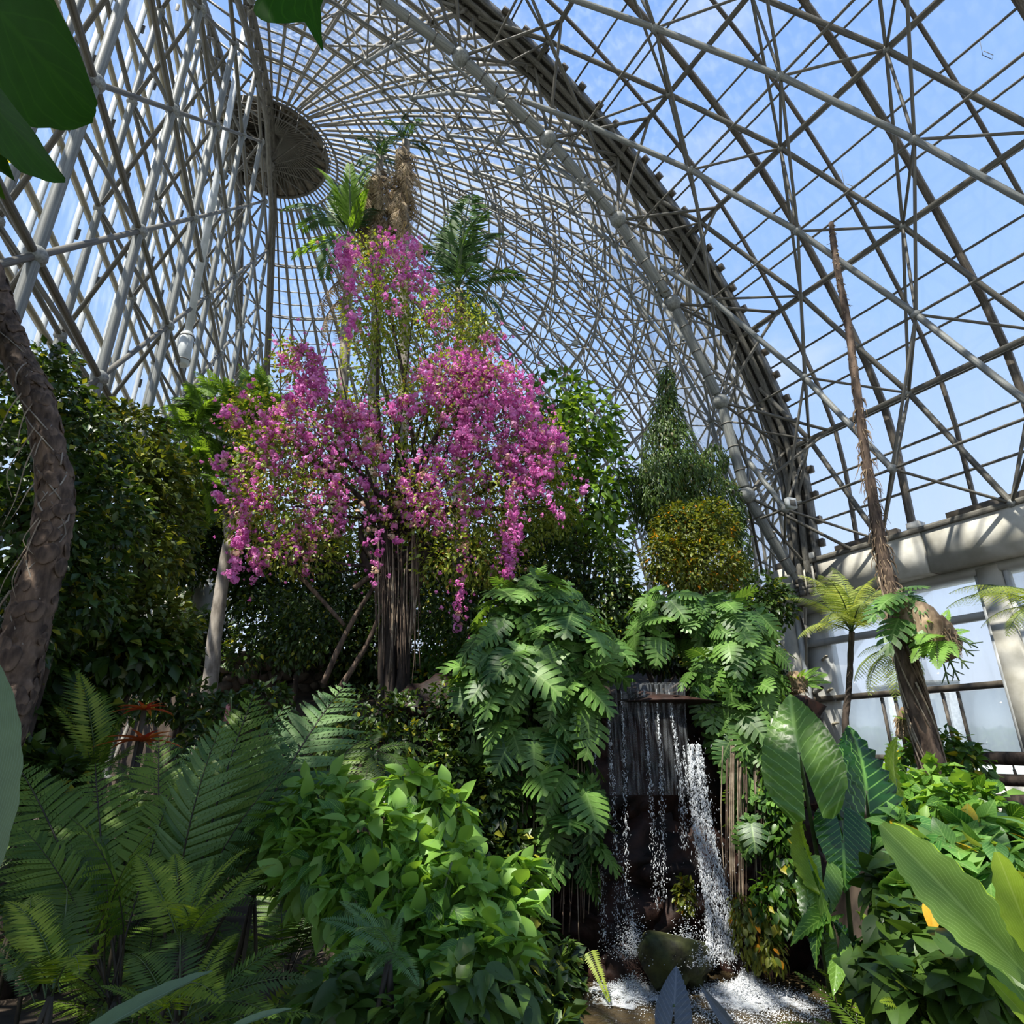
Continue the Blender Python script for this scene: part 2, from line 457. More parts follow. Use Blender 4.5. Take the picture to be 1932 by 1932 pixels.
class Frame:
    """collects the bars, joints and panes of one piece of glasshouse, then builds the 300 largest of each part singly"""
    def __init__(s, root, planes=(), keep=None):
        s.root, s.planes, s.keep, s.items = root, list(planes), keep, {}
    def bar(s, part, p, q, r, mat, nrm=None, wh=None):
        c = clip_seg(p, q, s.planes)
        if c is None or (s.keep and not (s.keep(c[0]) and s.keep(c[1]))): return
        s.items.setdefault(part, []).append((c[0], c[1], r, mat, nrm, wh))
    def ball(s, part, p, r, mat):
        if any(p @ n - c > 0 for n, c in s.planes) or (s.keep and not s.keep(p)): return
        s.items.setdefault(part, []).append((p, None, r, mat, None, None))
    def pane(s, part, P, mat):
        P = clip_poly(P, s.planes)
        if P is None or (s.keep and not s.keep(sum(P) / len(P))): return
        s.items.setdefault(part, []).append((P, 'pane', 0, mat, None, None))
    def build(s, limit=300):
        for part, L_ in s.items.items():
            w = []
            for it in L_:
                if it[1] is None: mid, size = it[0], it[2] * it[2] * 4
                elif isinstance(it[1], str): mid, size = sum(it[0]) / len(it[0]), np.linalg.norm(it[0][0] - it[0][2]) ** 2
                else: mid, size = (it[0] + it[1]) / 2, np.linalg.norm(it[1] - it[0]) * (it[2] or max(it[5]))
                x, y, f = proj(mid)
                ok = f > 0.3 and -250 < x < RES + 250 and -250 < y < RES * 0.66
                w.append(size / f ** 2 if ok else 0)
            order = np.argsort(w)[::-1]
            rest = {}
            for k, i in enumerate(order):
                it = L_[i]
                single = k < limit and w[i] > 0
                if it[1] is None:
                    if single: place(part, joint_mesh(it[3]), s.root, it[0], np.eye(3), it[2])
                    else: rest.setdefault(it[3].name, MB()).add(ICO0[0] * it[2] + it[0], None, ICO0[2])
                elif isinstance(it[1], str):
                    P = np.array(it[0]); n = len(P)
                    T = [(0, j, j + 1) for j in range(1, n - 1)]
                    if single:
                        Q = [tuple(range(4))] if n == 4 else None
                        c = P.mean(0)
                        me = mesh_from(part, P - c, Q, None if n == 4 else T, it[3], False)
                        place(part, me, s.root, c, np.eye(3), 1.0)
                    else: rest.setdefault(it[3].name, MB()).add(P, None, T)
                else:
                    p, q, r, mat, nrm, wh = it
                    ln = np.linalg.norm(q - p); z = (q - p) / ln
                    if wh is None:
                        ref = np.array((0, 0, 1.0)) if abs(z[2]) < 0.9 else np.array((0, 1.0, 0))
                        x = unit(np.cross(ref, z)); R = np.stack([x, np.cross(z, x), z], 1)
                        if single: place(part, tube_mesh(mat), s.root, p, R, (r, r, ln))
                        else:
                            v, qd, t = (TUBE5V, TUBE5Q, None)
                            rest.setdefault(mat.name, MB()).add((v * (r, r, ln)) @ R.T + p, qd, t)
                    else:
                        y = unit(nrm - (nrm @ z) * z); R = np.stack([np.cross(y, z), y, z], 1)
                        c = (p + q) / 2
                        if single: place(part, box_mesh(mat), s.root, c, R, (wh[0], wh[1], ln))
                        else: rest.setdefault(mat.name, MB()).box(c, (wh[0], wh[1], ln), R)
            for mn, mb in rest.items():
                mb.build('fine_' + part + 's', MATS[mn], s.root, True if L_[0][5] is None and not isinstance(L_[0][1], str) else False, 'stuff')

_t = np.linspace(0, 2 * math.pi, 5, endpoint=False)
TUBE5V = np.vstack([np.stack([np.cos(_t), np.sin(_t), 0 * _t], 1), np.stack([np.cos(_t), np.sin(_t), 0 * _t + 1], 1)])
TUBE5Q = [(j, (j + 1) % 5, 5 + (j + 1) % 5, 5 + j) for j in range(5)]
_cache = {}
def tube_mesh(m):
    if ('t', m.name) not in _cache: _cache['t', m.name] = unit_tube_mesh('tube', m, 10)
    return _cache['t', m.name]
def box_mesh(m):
    if ('b', m.name) not in _cache: _cache['b', m.name] = scaled_box_mesh('bar', m)
    return _cache['b', m.name]
def joint_mesh(m):
    if ('j', m.name) not in _cache: _cache['j', m.name] = mesh_from('ball_joint', ICO1[0], None, ICO1[2], m, True)
    return _cache['j', m.name]

def space_frame(F, G, NRM, depth, ro, ri, rw, mo, mi, mw, joint=0.1, nsub=2, psub=3, skip=lambda i, j: False, raft=(0.09, 0.12), purl=(0.035, 0.05), panes=True, glaze=0.22, thin_ring=0.6, rmat=None, pmat=None, inner_to=99):
    """double-layer grid: G[i][j] outer nodes (i along the profile, j along the length), NRM outward normals"""
    ni, nj = G.shape[:2]
    rmat = rmat or M_RAFT; pmat = pmat or M_TUBE2
    INN = (G[:-1, :-1] + G[1:, :-1] + G[:-1, 1:] + G[1:, 1:]) / 4 - depth * unit(NRM[:-1, :-1] + NRM[1:, 1:])
    for i in range(ni):
        for j in range(nj):
            if skip(i, j): continue
            if i + 1 < ni: F.bar('chord_tube', G[i, j], G[i + 1, j], ro, mo)
            if j + 1 < nj: F.bar('chord_tube', G[i, j], G[i, j + 1], ro, mo)
            F.ball('ball_joint', G[i, j], joint * 0.8, M_JOINT)
            if i + 1 < ni and j + 1 < nj and i < inner_to:
                c = INN[i, j]
                F.ball('ball_joint', c, joint, M_JOINT)
                if i + 2 < ni and i + 1 < inner_to: F.bar('inner_tube', c, INN[i + 1, j], ri, mi)
                if j + 2 < nj: F.bar('inner_tube', c, INN[i, j + 1], ri * thin_ring, mi)
                for di in (0, 1):
                    for dj in (0, 1): F.bar('web_strut', c, G[i + di, j + dj], rw, mw)
    # glazing bars and panes a little outside the outer nodes
    for i in range(ni - 1):
        for j in range(nj - 1):
            if skip(i, j): continue
            a, b, c, d = [G[i, j] + NRM[i, j] * glaze, G[i + 1, j] + NRM[i + 1, j] * glaze, G[i + 1, j + 1] + NRM[i + 1, j + 1] * glaze, G[i, j + 1] + NRM[i, j + 1] * glaze]
            n = unit(NRM[i, j] + NRM[i + 1, j + 1])
            f = lambda u, v: (a * (1 - u) + b * u) * (1 - v) + (d * (1 - u) + c * u) * v
            for k in range(nsub):
                F.bar('rafter', f(0, k / nsub), f(1, k / nsub), 0, rmat, n, raft)
                for m in range(psub):
                    F.bar('purlin', f(m / psub, k / nsub), f(m / psub, (k + 1) / nsub), 0, pmat, n, purl)
                    if panes:
                        o = n * 0.05
                        F.pane('pane', [f(m / psub, k / nsub) + o, f((m + 1) / psub, k / nsub) + o, f((m + 1) / psub, (k + 1) / nsub) + o, f(m / psub, (k + 1) / nsub) + o], M_GLASS)
    return INN

# ---- right-hand vault
root = thing('ceiling', 'near glazed vault of grey tube space frame above the right wall', 'glass roof', VA(4, 11.9, 3.9), kind='structure')
pr = np.array(VAULT); tg = unit(np.gradient(pr, axis=0)); nr2 = np.stack([tg[:, 1], -tg[:, 0]], 1)
NRV = [RX * n[0] + UPV * n[1] for n in nr2]
MOD = 2.22
def VN(i, k): return VA(8.85 - MOD * k - (MOD / 2 if i % 2 else 0), *VAULT[i])          # rows alternate by half a module
F = Frame(root, [(AX, ARCH_A), (NL, WALL_N)])
NV = len(VAULT)
def VI(i, k):
    """inner node under the triangle of one upper and two lower outer nodes (row i is the lower row)"""
    lo = (k, k + 1) if i % 2 == 0 else (k - 1, k)
    lo = (k, k + 1)
    top = VN(i + 1, k) if i % 2 == 0 else VN(i + 1, k + 1)
    return (VN(i, lo[0]) + VN(i, lo[1]) + top) / 3 - 1.2 * unit(NRV[i] + NRV[i + 1]), (VN(i, lo[0]), VN(i, lo[1]), top)
for i in range(NV):
    for k in range(-1, 7):
        p = VN(i, k)
        F.bar('chord_tube', p, VN(i, k + 1), 0, M_TUBE2, NRV[i], (0.10, 0.06))
        F.ball('ball_joint', p, 0.075, M_JOINT)
        if i + 1 < NV:
            u0, u1 = (VN(i + 1, k - 1), VN(i + 1, k)) if i % 2 == 0 else (VN(i + 1, k), VN(i + 1, k + 1))
            F.bar('chord_tube', p, u0, 0.052, M_TUBE2)
            F.bar('slender_tube', p, u1, 0.030, M_TUBE2)
            c, tri = VI(i, k)
            F.ball('ball_joint', c, 0.085, M_JOINT)
            for q in tri: F.bar('web_strut', c, q, 0.026, M_TUBE2)
            F.bar('inner_tube', c, VI(i, k + 1)[0], 0.026, M_TUBE2)
            if i + 2 < NV:
                # neighbours in the next inner row: half a module either way
                n0, n1 = (VI(i + 1, k - 1)[0], VI(i + 1, k)[0]) if i % 2 == 0 else (VI(i + 1, k)[0], VI(i + 1, k + 1)[0])
                F.bar('inner_tube', c, n0, 0.056, M_TUBE)
                F.bar('slender_tube', c, n1, 0.028, M_TUBE2)
# rafters, purlins and panes outside the outer layer
cur = spline(VAULT, 8 * 3 + 1)
ct = unit(np.gradient(cur, axis=0)); cn = np.stack([ct[:, 1], -ct[:, 0]], 1)
RA = [ARCH_A - 1.11 * q for q in range(12)]
for m in range(len(cur) - 1):
    (d0, h0), (d1, h1) = cur[m] + cn[m] * .22, cur[m + 1] + cn[m + 1] * .22
    n_ = RX * cn[m][0] + UPV * cn[m][1]
    for q in range(len(RA) - 1):
        big = q % 2 == 0
        F.bar('rafter', VA(RA[q], d0, h0), VA(RA[q], d1, h1), 0, M_RAFT, n_, (0.11, 0.11) if big else (0.06, 0.08))
        F.bar('purlin', VA(RA[q], d0, h0), VA(RA[q + 1], d0, h0), 0, M_TUBE2, n_, (0.038, 0.045))
        o = n_ * .07
        F.pane('pane', [VA(RA[q], d0, h0) + o, VA(RA[q], d1, h1) + o, VA(RA[q + 1], d1, h1) + o, VA(RA[q + 1], d0, h0) + o], M_GLASS)
F.build(300)

# ---- dome beyond the arch: half a dome of revolution about the hub
root = thing('ceiling', 'tall domed glass roof of dense tube lattice rising beyond the big arch', 'glass dome', HUB + UPV * E, kind='structure')
NM = 21
th = np.linspace(0, math.pi, NM + 1)
dp = np.array(DOME); tg = unit(np.gradient(dp, axis=0)); dn = np.stack([tg[:, 1], -tg[:, 0]], 1)
dirs = [AL * math.cos(t) - NL * math.sin(t) for t in th]
G = np.array([[HUB + UPV * (h) + u * r + np.array((0, 0, 0)) for u in dirs] for r, h in DOME])
NR = np.array([[u * n[0] + UPV * n[1] for u in dirs] for n in dn])
F = Frame(root, [(-AX, -ARCH_A), (NL, WALL_N)])
space_frame(F, G, NR, 1.2, 0.045, 0.045, 0.022, M_DOME, M_TUBE, M_DOME, 0.10, 2, 4, raft=(0.07, 0.09), purl=(0.04, 0.05), rmat=M_DOME, pmat=M_CREAM, inner_to=9)
for t in np.linspace(0, math.pi, 2 * NM + 1):
    u = AL * math.cos(t) - NL * math.sin(t)
    F.bar('rafter', HUB + UPV * 21.9 + u * 2.7, HUB + UPV * 22.7 + u * .3, 0, M_DOME, UPV, (0.05, 0.07))
for i in range(len(DOME) - 3):
    for j in range(NM):
        F.bar('diagonal', G[i, j] - NR[i, j] * .1, G[i + 1, j + 1] - NR[i + 1, j + 1] * .1, 0.030, M_DOME)
        F.bar('diagonal', G[i + 1, j] - NR[i + 1, j] * .1, G[i, j + 1] - NR[i, j + 1] * .1, 0.030, M_DOME)
F.build(300)

# ---- left wall: a flat double-layer lattice that ends under the roof line
def wall_top(s):
    r = abs(s - 20.0)
    h = np.interp(r, [p[0] for p in DOME[::-1]] , [p[1] for p in DOME[::-1]])
    if s < 8.2: h = max(15.9, 0)
    return h if r > 2.6 else 22.0
root = thing('wall_left', 'left glass wall of grey tubes with cream channels and white mullions', 'glass wall', WL(10, WALL_N, -1.6), kind='structure')
keep = lambda p: (p[2] - E) <= wall_top(p @ AL) + 0.3
F = Frame(root, [], keep)
S0, SS, H0, HS = 7.34, 2.72, 5.54, 2.97
for i in range(-4, 12):
    for k in range(-3, 6):
        s, h = S0 + SS * i, H0 + HS * k
        p = WL(s, WALL_N, h); q = WL(s + SS / 2, WALL_N + 1.25, h + HS / 2)
        F.bar('chord_tube', p, WL(s, WALL_N, h + HS), 0.075, M_TUBE)
        F.bar('inner_tube', p, WL(s + SS, WALL_N, h), 0.055, M_TUBE2)
        F.ball('ball_joint', p, 0.135, M_JOINT)
        F.bar('outer_tube', q, WL(s + SS / 2, WALL_N + 1.25, h + HS * 1.5), 0.07, M_TUBE)
        F.bar('outer_tube', q, WL(s + SS * 1.5, WALL_N + 1.25, h + HS / 2), 0.05, M_TUBE2)
        F.ball('ball_joint', q, 0.11, M_JOINT)
        F.bar('inner_brace', p, WL(s + SS, WALL_N, h + HS), 0.045, M_TUBE2)
        for ds, dhs in ((-.5, (.5,)), (.5, (-.5,))):
            for dh in dhs:
                F.bar('web_strut', p, WL(s + SS * ds, WALL_N + 1.25, h + HS * dh), 0.042, M_TUBE2)
        nrm = NL
        for m in range(2):
            F.bar('mullion', WL(s + SS * m / 2, WALL_N + 1.55, h), WL(s + SS * m / 2, WALL_N + 1.55, h + HS), 0, M_WHITE, nrm, (0.05, 0.10))
            F.bar('clip', WL(s + SS * m / 2 + .06, WALL_N + 1.5, h + .7), WL(s + SS * m / 2 + .06, WALL_N + 1.5, h + 0.95), 0, M_DARK, nrm, (0.02, 0.08))
            F.bar('glazing_channel', WL(s, WALL_N + 1.5, h + HS * m / 2), WL(s + SS, WALL_N + 1.5, h + HS * m / 2), 0, M_CREAM, nrm, (0.09, 0.09))
            for m2 in range(2):
                s0, h0 = s + SS * m / 2, h + HS * m2 / 2
                F.pane('pane', [WL(s0, WALL_N + 1.62, h0), WL(s0 + SS / 2, WALL_N + 1.62, h0), WL(s0 + SS / 2, WALL_N + 1.62, h0 + HS / 2), WL(s0, WALL_N + 1.62, h0 + HS / 2)], M_GLASS)
F.build(300)
# roof-line girder on top of the left wall
top = [(s, wall_top(s)) for s in np.linspace(-2, 36.2, 39)]
for nm, off, r in (('chord_tube', 0.0, 0.13), ('chord_tube', 0.8, 0.09)):
    for n_ in (WALL_N - 0.1, WALL_N + 1.2):
        for (s0, h0), (s1, h1) in zip(top[:-1], top[1:]):
            MBt = clip_seg(WL(s0, n_, h0 - off), WL(s1, n_, h1 - off), [])
            z = unit(MBt[1] - MBt[0]); x = unit(np.cross(UPV, z)) if abs(z[2]) < .95 else AL
            place(nm, tube_mesh(M_TUBE2), root, MBt[0], np.stack([x, np.cross(z, x), z], 1), (r, r, np.linalg.norm(MBt[1] - MBt[0])))
mb = MB()
for (s0, h0), (s1, h1) in zip(top[:-1], top[1:]):
    for n_ in (WALL_N - 0.1, WALL_N + 1.2):
        mb.tube([WL(s0, n_, h0), WL(s1, n_, h1 - .8)], 0.05, 5).tube([WL(s0, n_, h0 - .8), WL(s1, n_, h1)], 0.05, 5)
    mb.tube([WL(s0, WALL_N - .1, h0 - .8), WL(s0, WALL_N + 1.2, h0)], 0.04, 5)
mb.build('lattice', M_TUBE2, root, True, 'stuff')

# ---- the heavy arch between vault and dome
root = thing('trim_1', 'heavy dark steel arch that divides the near vault from the dome', 'steel arch', VA(ARCH_A, 11.9, 3.9), kind='structure')
ap = spline([(11.9, 3.2)] + VAULT, 46)
atg = unit(np.gradient(ap, axis=0)); an = np.stack([atg[:, 1], -atg[:, 0]], 1)
for k in range(len(ap) - 1):
    (d0, h0), (d1, h1) = ap[k], ap[k + 1]
    n0 = RX * an[k][0] + UPV * an[k][1]; n1 = RX * an[k + 1][0] + UPV * an[k + 1][1]
    p0, p1 = VA(ARCH_A, d0, h0), VA(ARCH_A, d1, h1)
    ln = np.linalg.norm(p1 - p0); z = (p1 - p0) / ln; y = unit(n0 - (n0 @ z) * z); R = np.stack([np.cross(y, z), y, z], 1)
    for part, da, dn_, w, t, m in (('girder_plate', 0.0, 0.20, 0.34, 0.10, M_DARK), ('girder_flange', -0.24, 0.10, 0.10, 0.20, M_DARK), ('girder_flange', 0.26, 0.08, 0.10, 0.24, M_TUBE2)):
        place(part, box_mesh(m), root, (p0 + p1) / 2 + AX * da + n0 * dn_, R, (w, t, ln * 1.03))
    if k % 1 == 0:
        place('clamp', box_mesh(M_RAFT), root, p0 + AX * -0.34 + n0 * 0.2, R, (0.12, 0.10, 0.16))
    for da in (-.1, .1):
        place('girder_tube', tube_mesh(M_TUBE2), root, p0 + AX * da - n0 * 0.06, R, (0.065, 0.065, ln * 1.02))
inn = []
for k in range(len(VAULT) - 1):
    d, h = (np.array(VAULT[k]) + VAULT[k + 1]) / 2; t_ = unit(np.array(VAULT[k + 1]) - VAULT[k]); n_ = np.array((t_[1], -t_[0]))
    inn.append(VA(ARCH_A + 0.2, d - n_[0] * 1.3, h - n_[1] * 1.3))
inn = [VA(ARCH_A + 0.1, 11.7, 3.5)] + inn
for k in range(len(inn) - 1):
    z = unit(inn[k + 1] - inn[k]); x = unit(np.cross(AX, z)); R = np.stack([x, np.cross(z, x), z], 1); ln = np.linalg.norm(inn[k + 1] - inn[k])
    place('inner_chord', tube_mesh(M_TUBE), root, inn[k] + z * 0.2, R, (0.115, 0.115, ln - .4))
    place('tapered_end', tube_mesh(M_TUBE), root, inn[k] + z * 0.05, R, (0.07, 0.07, ln - .1))
    place('ball_joint', joint_mesh(M_JOINT), root, inn[k + 1], np.eye(3), 0.19)
    for f_ in (.25, .5, .75):
        place('pipe_clip', tube_mesh(M_DARK), root, inn[k] + z * ln * f_, R, (0.122, 0.122, 0.03))
    if k:
        for q in (VA(ARCH_A, *VAULT[k - 1]), VA(ARCH_A, *VAULT[k])):
            for da in (0, -1.1, 1.1):
                z2 = q + AX * da - inn[k]; l2 = np.linalg.norm(z2); z2 /= l2; x2 = unit(np.cross(AX + UPV * .1, z2))
                place('web_strut', tube_mesh(M_TUBE2), root, inn[k], np.stack([x2, np.cross(z2, x2), z2], 1), (0.034, 0.034, l2))

# ---- round canopy hung at the hub under the dome's crown
hub = HUB + UPV * 22.0
root = thing('round_canopy', 'brown round canopy of radial slats hung under the crown of the dome', 'canopy', hub)
NS = 28
M_SLAT = surf('canopy_brown', (0.20, 0.165, 0.12), (0.36, 0.31, 0.24), 0.7, 4.0)
for k in range(NS):
    t0, t1 = 2 * math.pi * k / NS, 2 * math.pi * (k + 1) / NS
    c0, c1 = np.array((math.cos(t0), math.sin(t0), 0)), np.array((math.cos(t1), math.sin(t1), 0))
    V = [hub + c0 * .35 + UPV * 1.0, hub + c1 * .35 + UPV * 1.0, hub + c1 * 2.15, hub + c0 * 2.15]
    V += [v + UPV * .05 for v in V]
    MB().add(V, [(0, 1, 2, 3), (7, 6, 5, 4), (0, 3, 7, 4), (1, 5, 6, 2), (3, 2, 6, 7)]).build('slat', M_SLAT, root, False)
    MB().tube([hub + c0 * .3 + UPV * .95, hub + c0 * 2.15 - UPV * .06], 0.045, 5).build('rib', M_TUBE2, root)
ring = [hub + np.array((math.cos(t), math.sin(t), 0)) * 2.18 for t in np.linspace(0, 2 * math.pi, 49)]
MB().tube(ring, 0.07, 6).build('rim', M_TUBE2, root)
MB().tube([hub - UPV * .8, hub + UPV * 1.6], 0.3, 10).build('hub_drum', M_DARK, root)
mb = MB()
for k in range(16):
    a_ = 2 * math.pi * k / 16; c0 = np.array((math.cos(a_), math.sin(a_), 0))
    mb.tube([hub + c0 * 2.2, hub + c0 * .3 - UPV * .7], 0.03, 5)
mb.build('stay', M_TUBE2, root, True, 'stuff')
rail = MB()
for z_ in (0.2, 0.55, 0.9):
    rail.tube([p + UPV * (z_ - 1.2) + (p - hub) * .12 * np.array((1, 1, 0)) for p in ring[24:49]], 0.022, 5)
for p in ring[24:49:2]: rail.tube([p + UPV * -1.2 + (p - hub) * .12, p + UPV * -.2 + (p - hub) * .12], 0.02, 5)
rail.build('guard_rail', M_TUBE2, root)

# ---- right wall: concrete beam, columns, windows
root = thing('wall_right', 'right concrete wall with pale columns and a long ring beam over the windows', 'wall', VA(3, 12.3, -1.2), kind='structure')
Rw = np.stack([AX, RX, UPV], 1)
edges = [9.3, 8.1, 5.9, 3.7, 1.5, -0.7, -2.9]
for a1, a0 in zip(edges[:-1], edges[1:]):
    MB().box(VA((a0 + a1) / 2, 12.25, 3.5), (a1 - a0 - 0.035, 0.7, 0.82), Rw).build('beam', M_CONC, root, False)
    MB().box(VA((a0 + a1) / 2 , 12.05, 4.0), (min(1.3, a1 - a0 - .3), 0.16, 0.17), Rw).build('channel', M_RAFT, root, False)
    MB().box(VA(a0 + .1, 12.0, 4.0), (0.22, 0.25, 0.15), Rw).build('bearing_block', M_CONCW, root, False)
MB().box(VA(3.0, 12.45, 3.02), (12.4, 0.5, 0.14), Rw).build('soffit', M_CONCW, root, False)
for a_, w_ in ((9.3, 0.36), (5.15, 0.34), (0.9, 0.34)):
    MB().box(VA(a_, 12.42, 0.95), (w_, 0.45, 4.2), Rw).build('column', M_CONC, root, False)
    for o in (-w_ / 2 - .05, w_ / 2 + .05):
        MB().box(VA(a_ + o, 12.35, 0.95), (0.06, 0.14, 4.2), Rw).build('mullion', M_WHITE, root, False)
MB().box(VA(8.82, 12.62, 0.95), (0.62, 0.2, 4.2), Rw).build('wall_panel', M_CONCW, root, False)
for h, t, m in ((2.3, 0.13, M_CONCW), (1.15, 0.11, M_RAFT), (0.0, 0.12, M_DARK)):
    MB().box(VA(3.1, 12.5, h), (12.4, 0.14, t), Rw).build('transom', m, root, False)
MB().box(VA(3.1, 12.6, -0.85), (12.8, 0.35, 0.9), Rw).build('wall_panel', M_CONCW, root, False)
win = thing('window_1', 'tall clear windows under the concrete beam', 'window', VA(3, 12.55, 1.2), kind='structure')
for a1, a0 in ((8.5, 5.35), (4.95, 1.1), (0.7, -3.0)):
    n = max(1, round((a1 - a0) / 1.9))
    for h0, h1 in ((2.36, 2.96), (1.21, 2.24)):
        for k in range(n):
            b0, b1 = a0 + (a1 - a0) * k / n, a0 + (a1 - a0) * (k + 1) / n
            MB().box(VA((b0 + b1) / 2, 12.56, (h0 + h1) / 2), (b1 - b0 - .01, 0.012, h1 - h0), Rw).build('pane', M_WGLASS, win, False)
win = thing('window_2', 'row of frosted lower panes in dark mullions', 'window', VA(3, 12.55, 0), kind='structure')
for a1, a0 in ((8.5, 5.35), (4.95, 1.1), (0.7, -3.0)):
    ws, b1 = [], a1
    while b1 > a0 + .15:
        w_ = min((0.87, 0.26)[len(ws) % 2], b1 - a0); ws.append((b1 - w_, b1)); b1 -= w_
    for k, (b0, b1) in enumerate(ws):
        MB().box(VA((b0 + b1) / 2, 12.56, 0.57), (b1 - b0 - .03, 0.012, 1.04), Rw).build('pane', M_FROST if k % 2 == 0 else M_WGLASS, win, False)
        MB().box(VA(b0, 12.53, 0.57), (0.035, 0.07, 1.04), Rw).build('mullion', M_RAFT, win, False)
# cill under the dome and vault behind the plants, outside ground
# ================================================================ GROUND, POOL, ROCK
def edge(x): return 9.55 + np.maximum(0, -x - 1.0) * 0.75 + np.maximum(0, x - 4.3) * 3.0
def terrain(x, y):
    x, y = np.asarray(x, float), np.asarray(y, float)
    low = np.where(x < 0, 1.05, 1.05)
    low = low + 0.35 * smooth((x - 3.2) / 1.5)                        # right bank
    pool = smooth((x - 0.35) / 0.4) * smooth((4.1 - x) / 0.7) * smooth((y - 4.2) / 0.8) * smooth((10.2 - y) / 0.3)
    low = low * (1 - pool) + -0.35 * pool
    hill = 3.45 + 1.7 * smooth((y - 11.8) / 5.5)
    t = smooth((y - edge(x)) / 0.55)
    return low * (1 - t) + hill * t + 0.05 * np.sin(3.1 * x + 1.7 * y) * np.cos(2.3 * y)
gx, gy = np.meshgrid(np.linspace(-22, 14, 145), np.linspace(-6, 40, 185))
V = np.stack([gx, gy, terrain(gx, gy)], -1)
# soil ends under the right wall
n0, n1 = gx.shape
idx = np.arange(n0 * n1).reshape(n0, n1)
Q = np.stack([idx[:-1, :-1], idx[:-1, 1:], idx[1:, 1:], idx[1:, :-1]], -1).reshape(-1, 4)
cc = V.reshape(-1, 3)[Q].mean(1)
Q = Q[(cc @ RX) < 13.0]
tag(bpy.data.objects.new('floor', mesh_from('floor', V.reshape(-1, 3), Q, None, M_SOIL)), 'dark planted soil of the garden floor', 'ground', kind='structure')
FLOOR = bpy.data.objects['floor']; COL.objects.link(FLOOR)
M_OUT = surf('far_ground', (0.30, 0.33, 0.30), (0.42, 0.44, 0.42), 0.9, 0.3)  # distance haze put into the pale colour
o = MB().add([(-400, -400, -1.2), (400, -400, -1.2), (400, 400, -1.2), (-400, 400, -1.2)], [(0, 1, 2, 3)]).build('ground', M_OUT, None, False)
tag(o, 'ground outside the glasshouse, haze put into its pale colour', 'ground', kind='structure')

# paving of the lower path
rootp = thing('path', 'reddish paved path glimpsed between the ferns', 'path', (-4, 9, 1.05), kind='structure')
pth = spline([(-6.6, 6.0), (-5.4, 7.4), (-5.0, 8.8), (-4.9, 10.2), (-4.5, 11.4), (-3.3, 11.0), (-2.2, 9.6)], 26)
for k in range(len(pth) - 1):
    c = pth[k]; t_ = unit(pth[k + 1] - pth[k]); nrm = np.array((-t_[1], t_[0]))
    for w in (-0.55, 0.0, 0.55):
        q = c + nrm * (w + (0.13 if k % 2 else -.13))
        s = 0.5 + 0.04 * math.sin(k * 3 + w)
        R = np.array([[t_[0], nrm[0], 0], [t_[1], nrm[1], 0], [0, 0, 1]])
        MB().box((q[0], q[1], 1.10 + 0.012 * math.sin(7 * k + 5 * w)), (0.42, s, 0.14), R).build('paving_stone', M_PAVE, rootp, False)

# rock face of the fall: boulders piled into a cliff
def boulder(c, r, seed, squash=(1, 1, 1), fine=False):
    g = np.random.default_rng(seed)
    V = (ICO3[0] if fine else ICO2[0]) * 1.0
    for _ in range(5):
        d = unit(g.normal(size=3)); V = V * (1 + 0.16 * np.sin(2.2 * (V @ d) + g.uniform(0, 6)))[:, None]
    if fine:
        for q in range(9):
            d = unit(g.normal(size=3)); V = V * (1 + 0.085 * np.abs(np.sin((4 + q) * (V @ d) + g.uniform(0, 6))))[:, None]
        for q in range(5):                      # cleaved faces
            d = unit(g.normal(size=3)); t_ = V @ d; V = V - np.maximum(t_ - g.uniform(.62, .9), 0)[:, None] * d * .85
    return V * r * np.array(squash) + np.asarray(c)
root = thing('rock_cliff', 'dark reddish wet rock face behind the waterfall', 'rock face', (2.2, 9.8, 0.1))
g = np.random.default_rng(5)
k = 0
for z in np.arange(0.0, 3.3, 0.52):
    for x in np.arange(-1.0, 4.25, 0.6):
        xx, yy, zz = x + g.uniform(-.2, .2), 9.75 + g.uniform(-.1, .18) + 0.10 * z, z + g.uniform(-.15, .15)
        if 0.9 < xx < 2.6 and zz > 2.2: yy += 0.25
        MB().add(boulder((xx, yy, zz), g.uniform(.38, .52), k, (1.2, .8, .85), True), None, ICO3[2]).build('rock', M_ROCK, root); k += 1
MB().add(boulder((1.80, 9.5, 3.36), .95, 77, (.70, .6, .11), True), None, ICO3[2]).build('ledge', M_ROCK, root)
MB().add(boulder(at(1250, 1800, 8.65), .34, 78, (1.0, .7, .9), True), None, ICO3[2]).build('rock', M_MOSSY, root)
MB().add(boulder((1.45, 8.95, 0.3), .36, 79, (1.2, .6, .7), True), None, ICO3[2]).build('rock', M_ROCK, root)

# retaining wall of rough stones below the bougainvillea, and a grey concrete wall behind
root = thing('stone_wall', 'low dark wall of rough stones behind the slim grey trunk', 'stone wall', at(500, 1300, 13.2))
for r_ in range(4):
    for c_ in range(9):
        p = at(425 + c_ * 21 + (10 if r_ % 2 else 0), 1296 - r_ * 18, 13.0 + 0.1 * c_)
        MB().add(boulder(p, .15, 200 + r_ * 9 + c_, (1.0, .8, .72)), None, ICO2[2]).build('stone', M_STONE, root)
pw = at(338, 1150, 13.5)
MB_ = MB().box(pw + np.array((0, 0, -.6)), (1.25, .5, 2.1), np.array([[.94, .34, 0], [-.34, .94, 0], [0, 0, 1]]))
o = MB_.build('concrete_block', M_CONC, None, False)
tag(o, 'plain grey concrete block half hidden behind the dark leafy tree', 'concrete block')

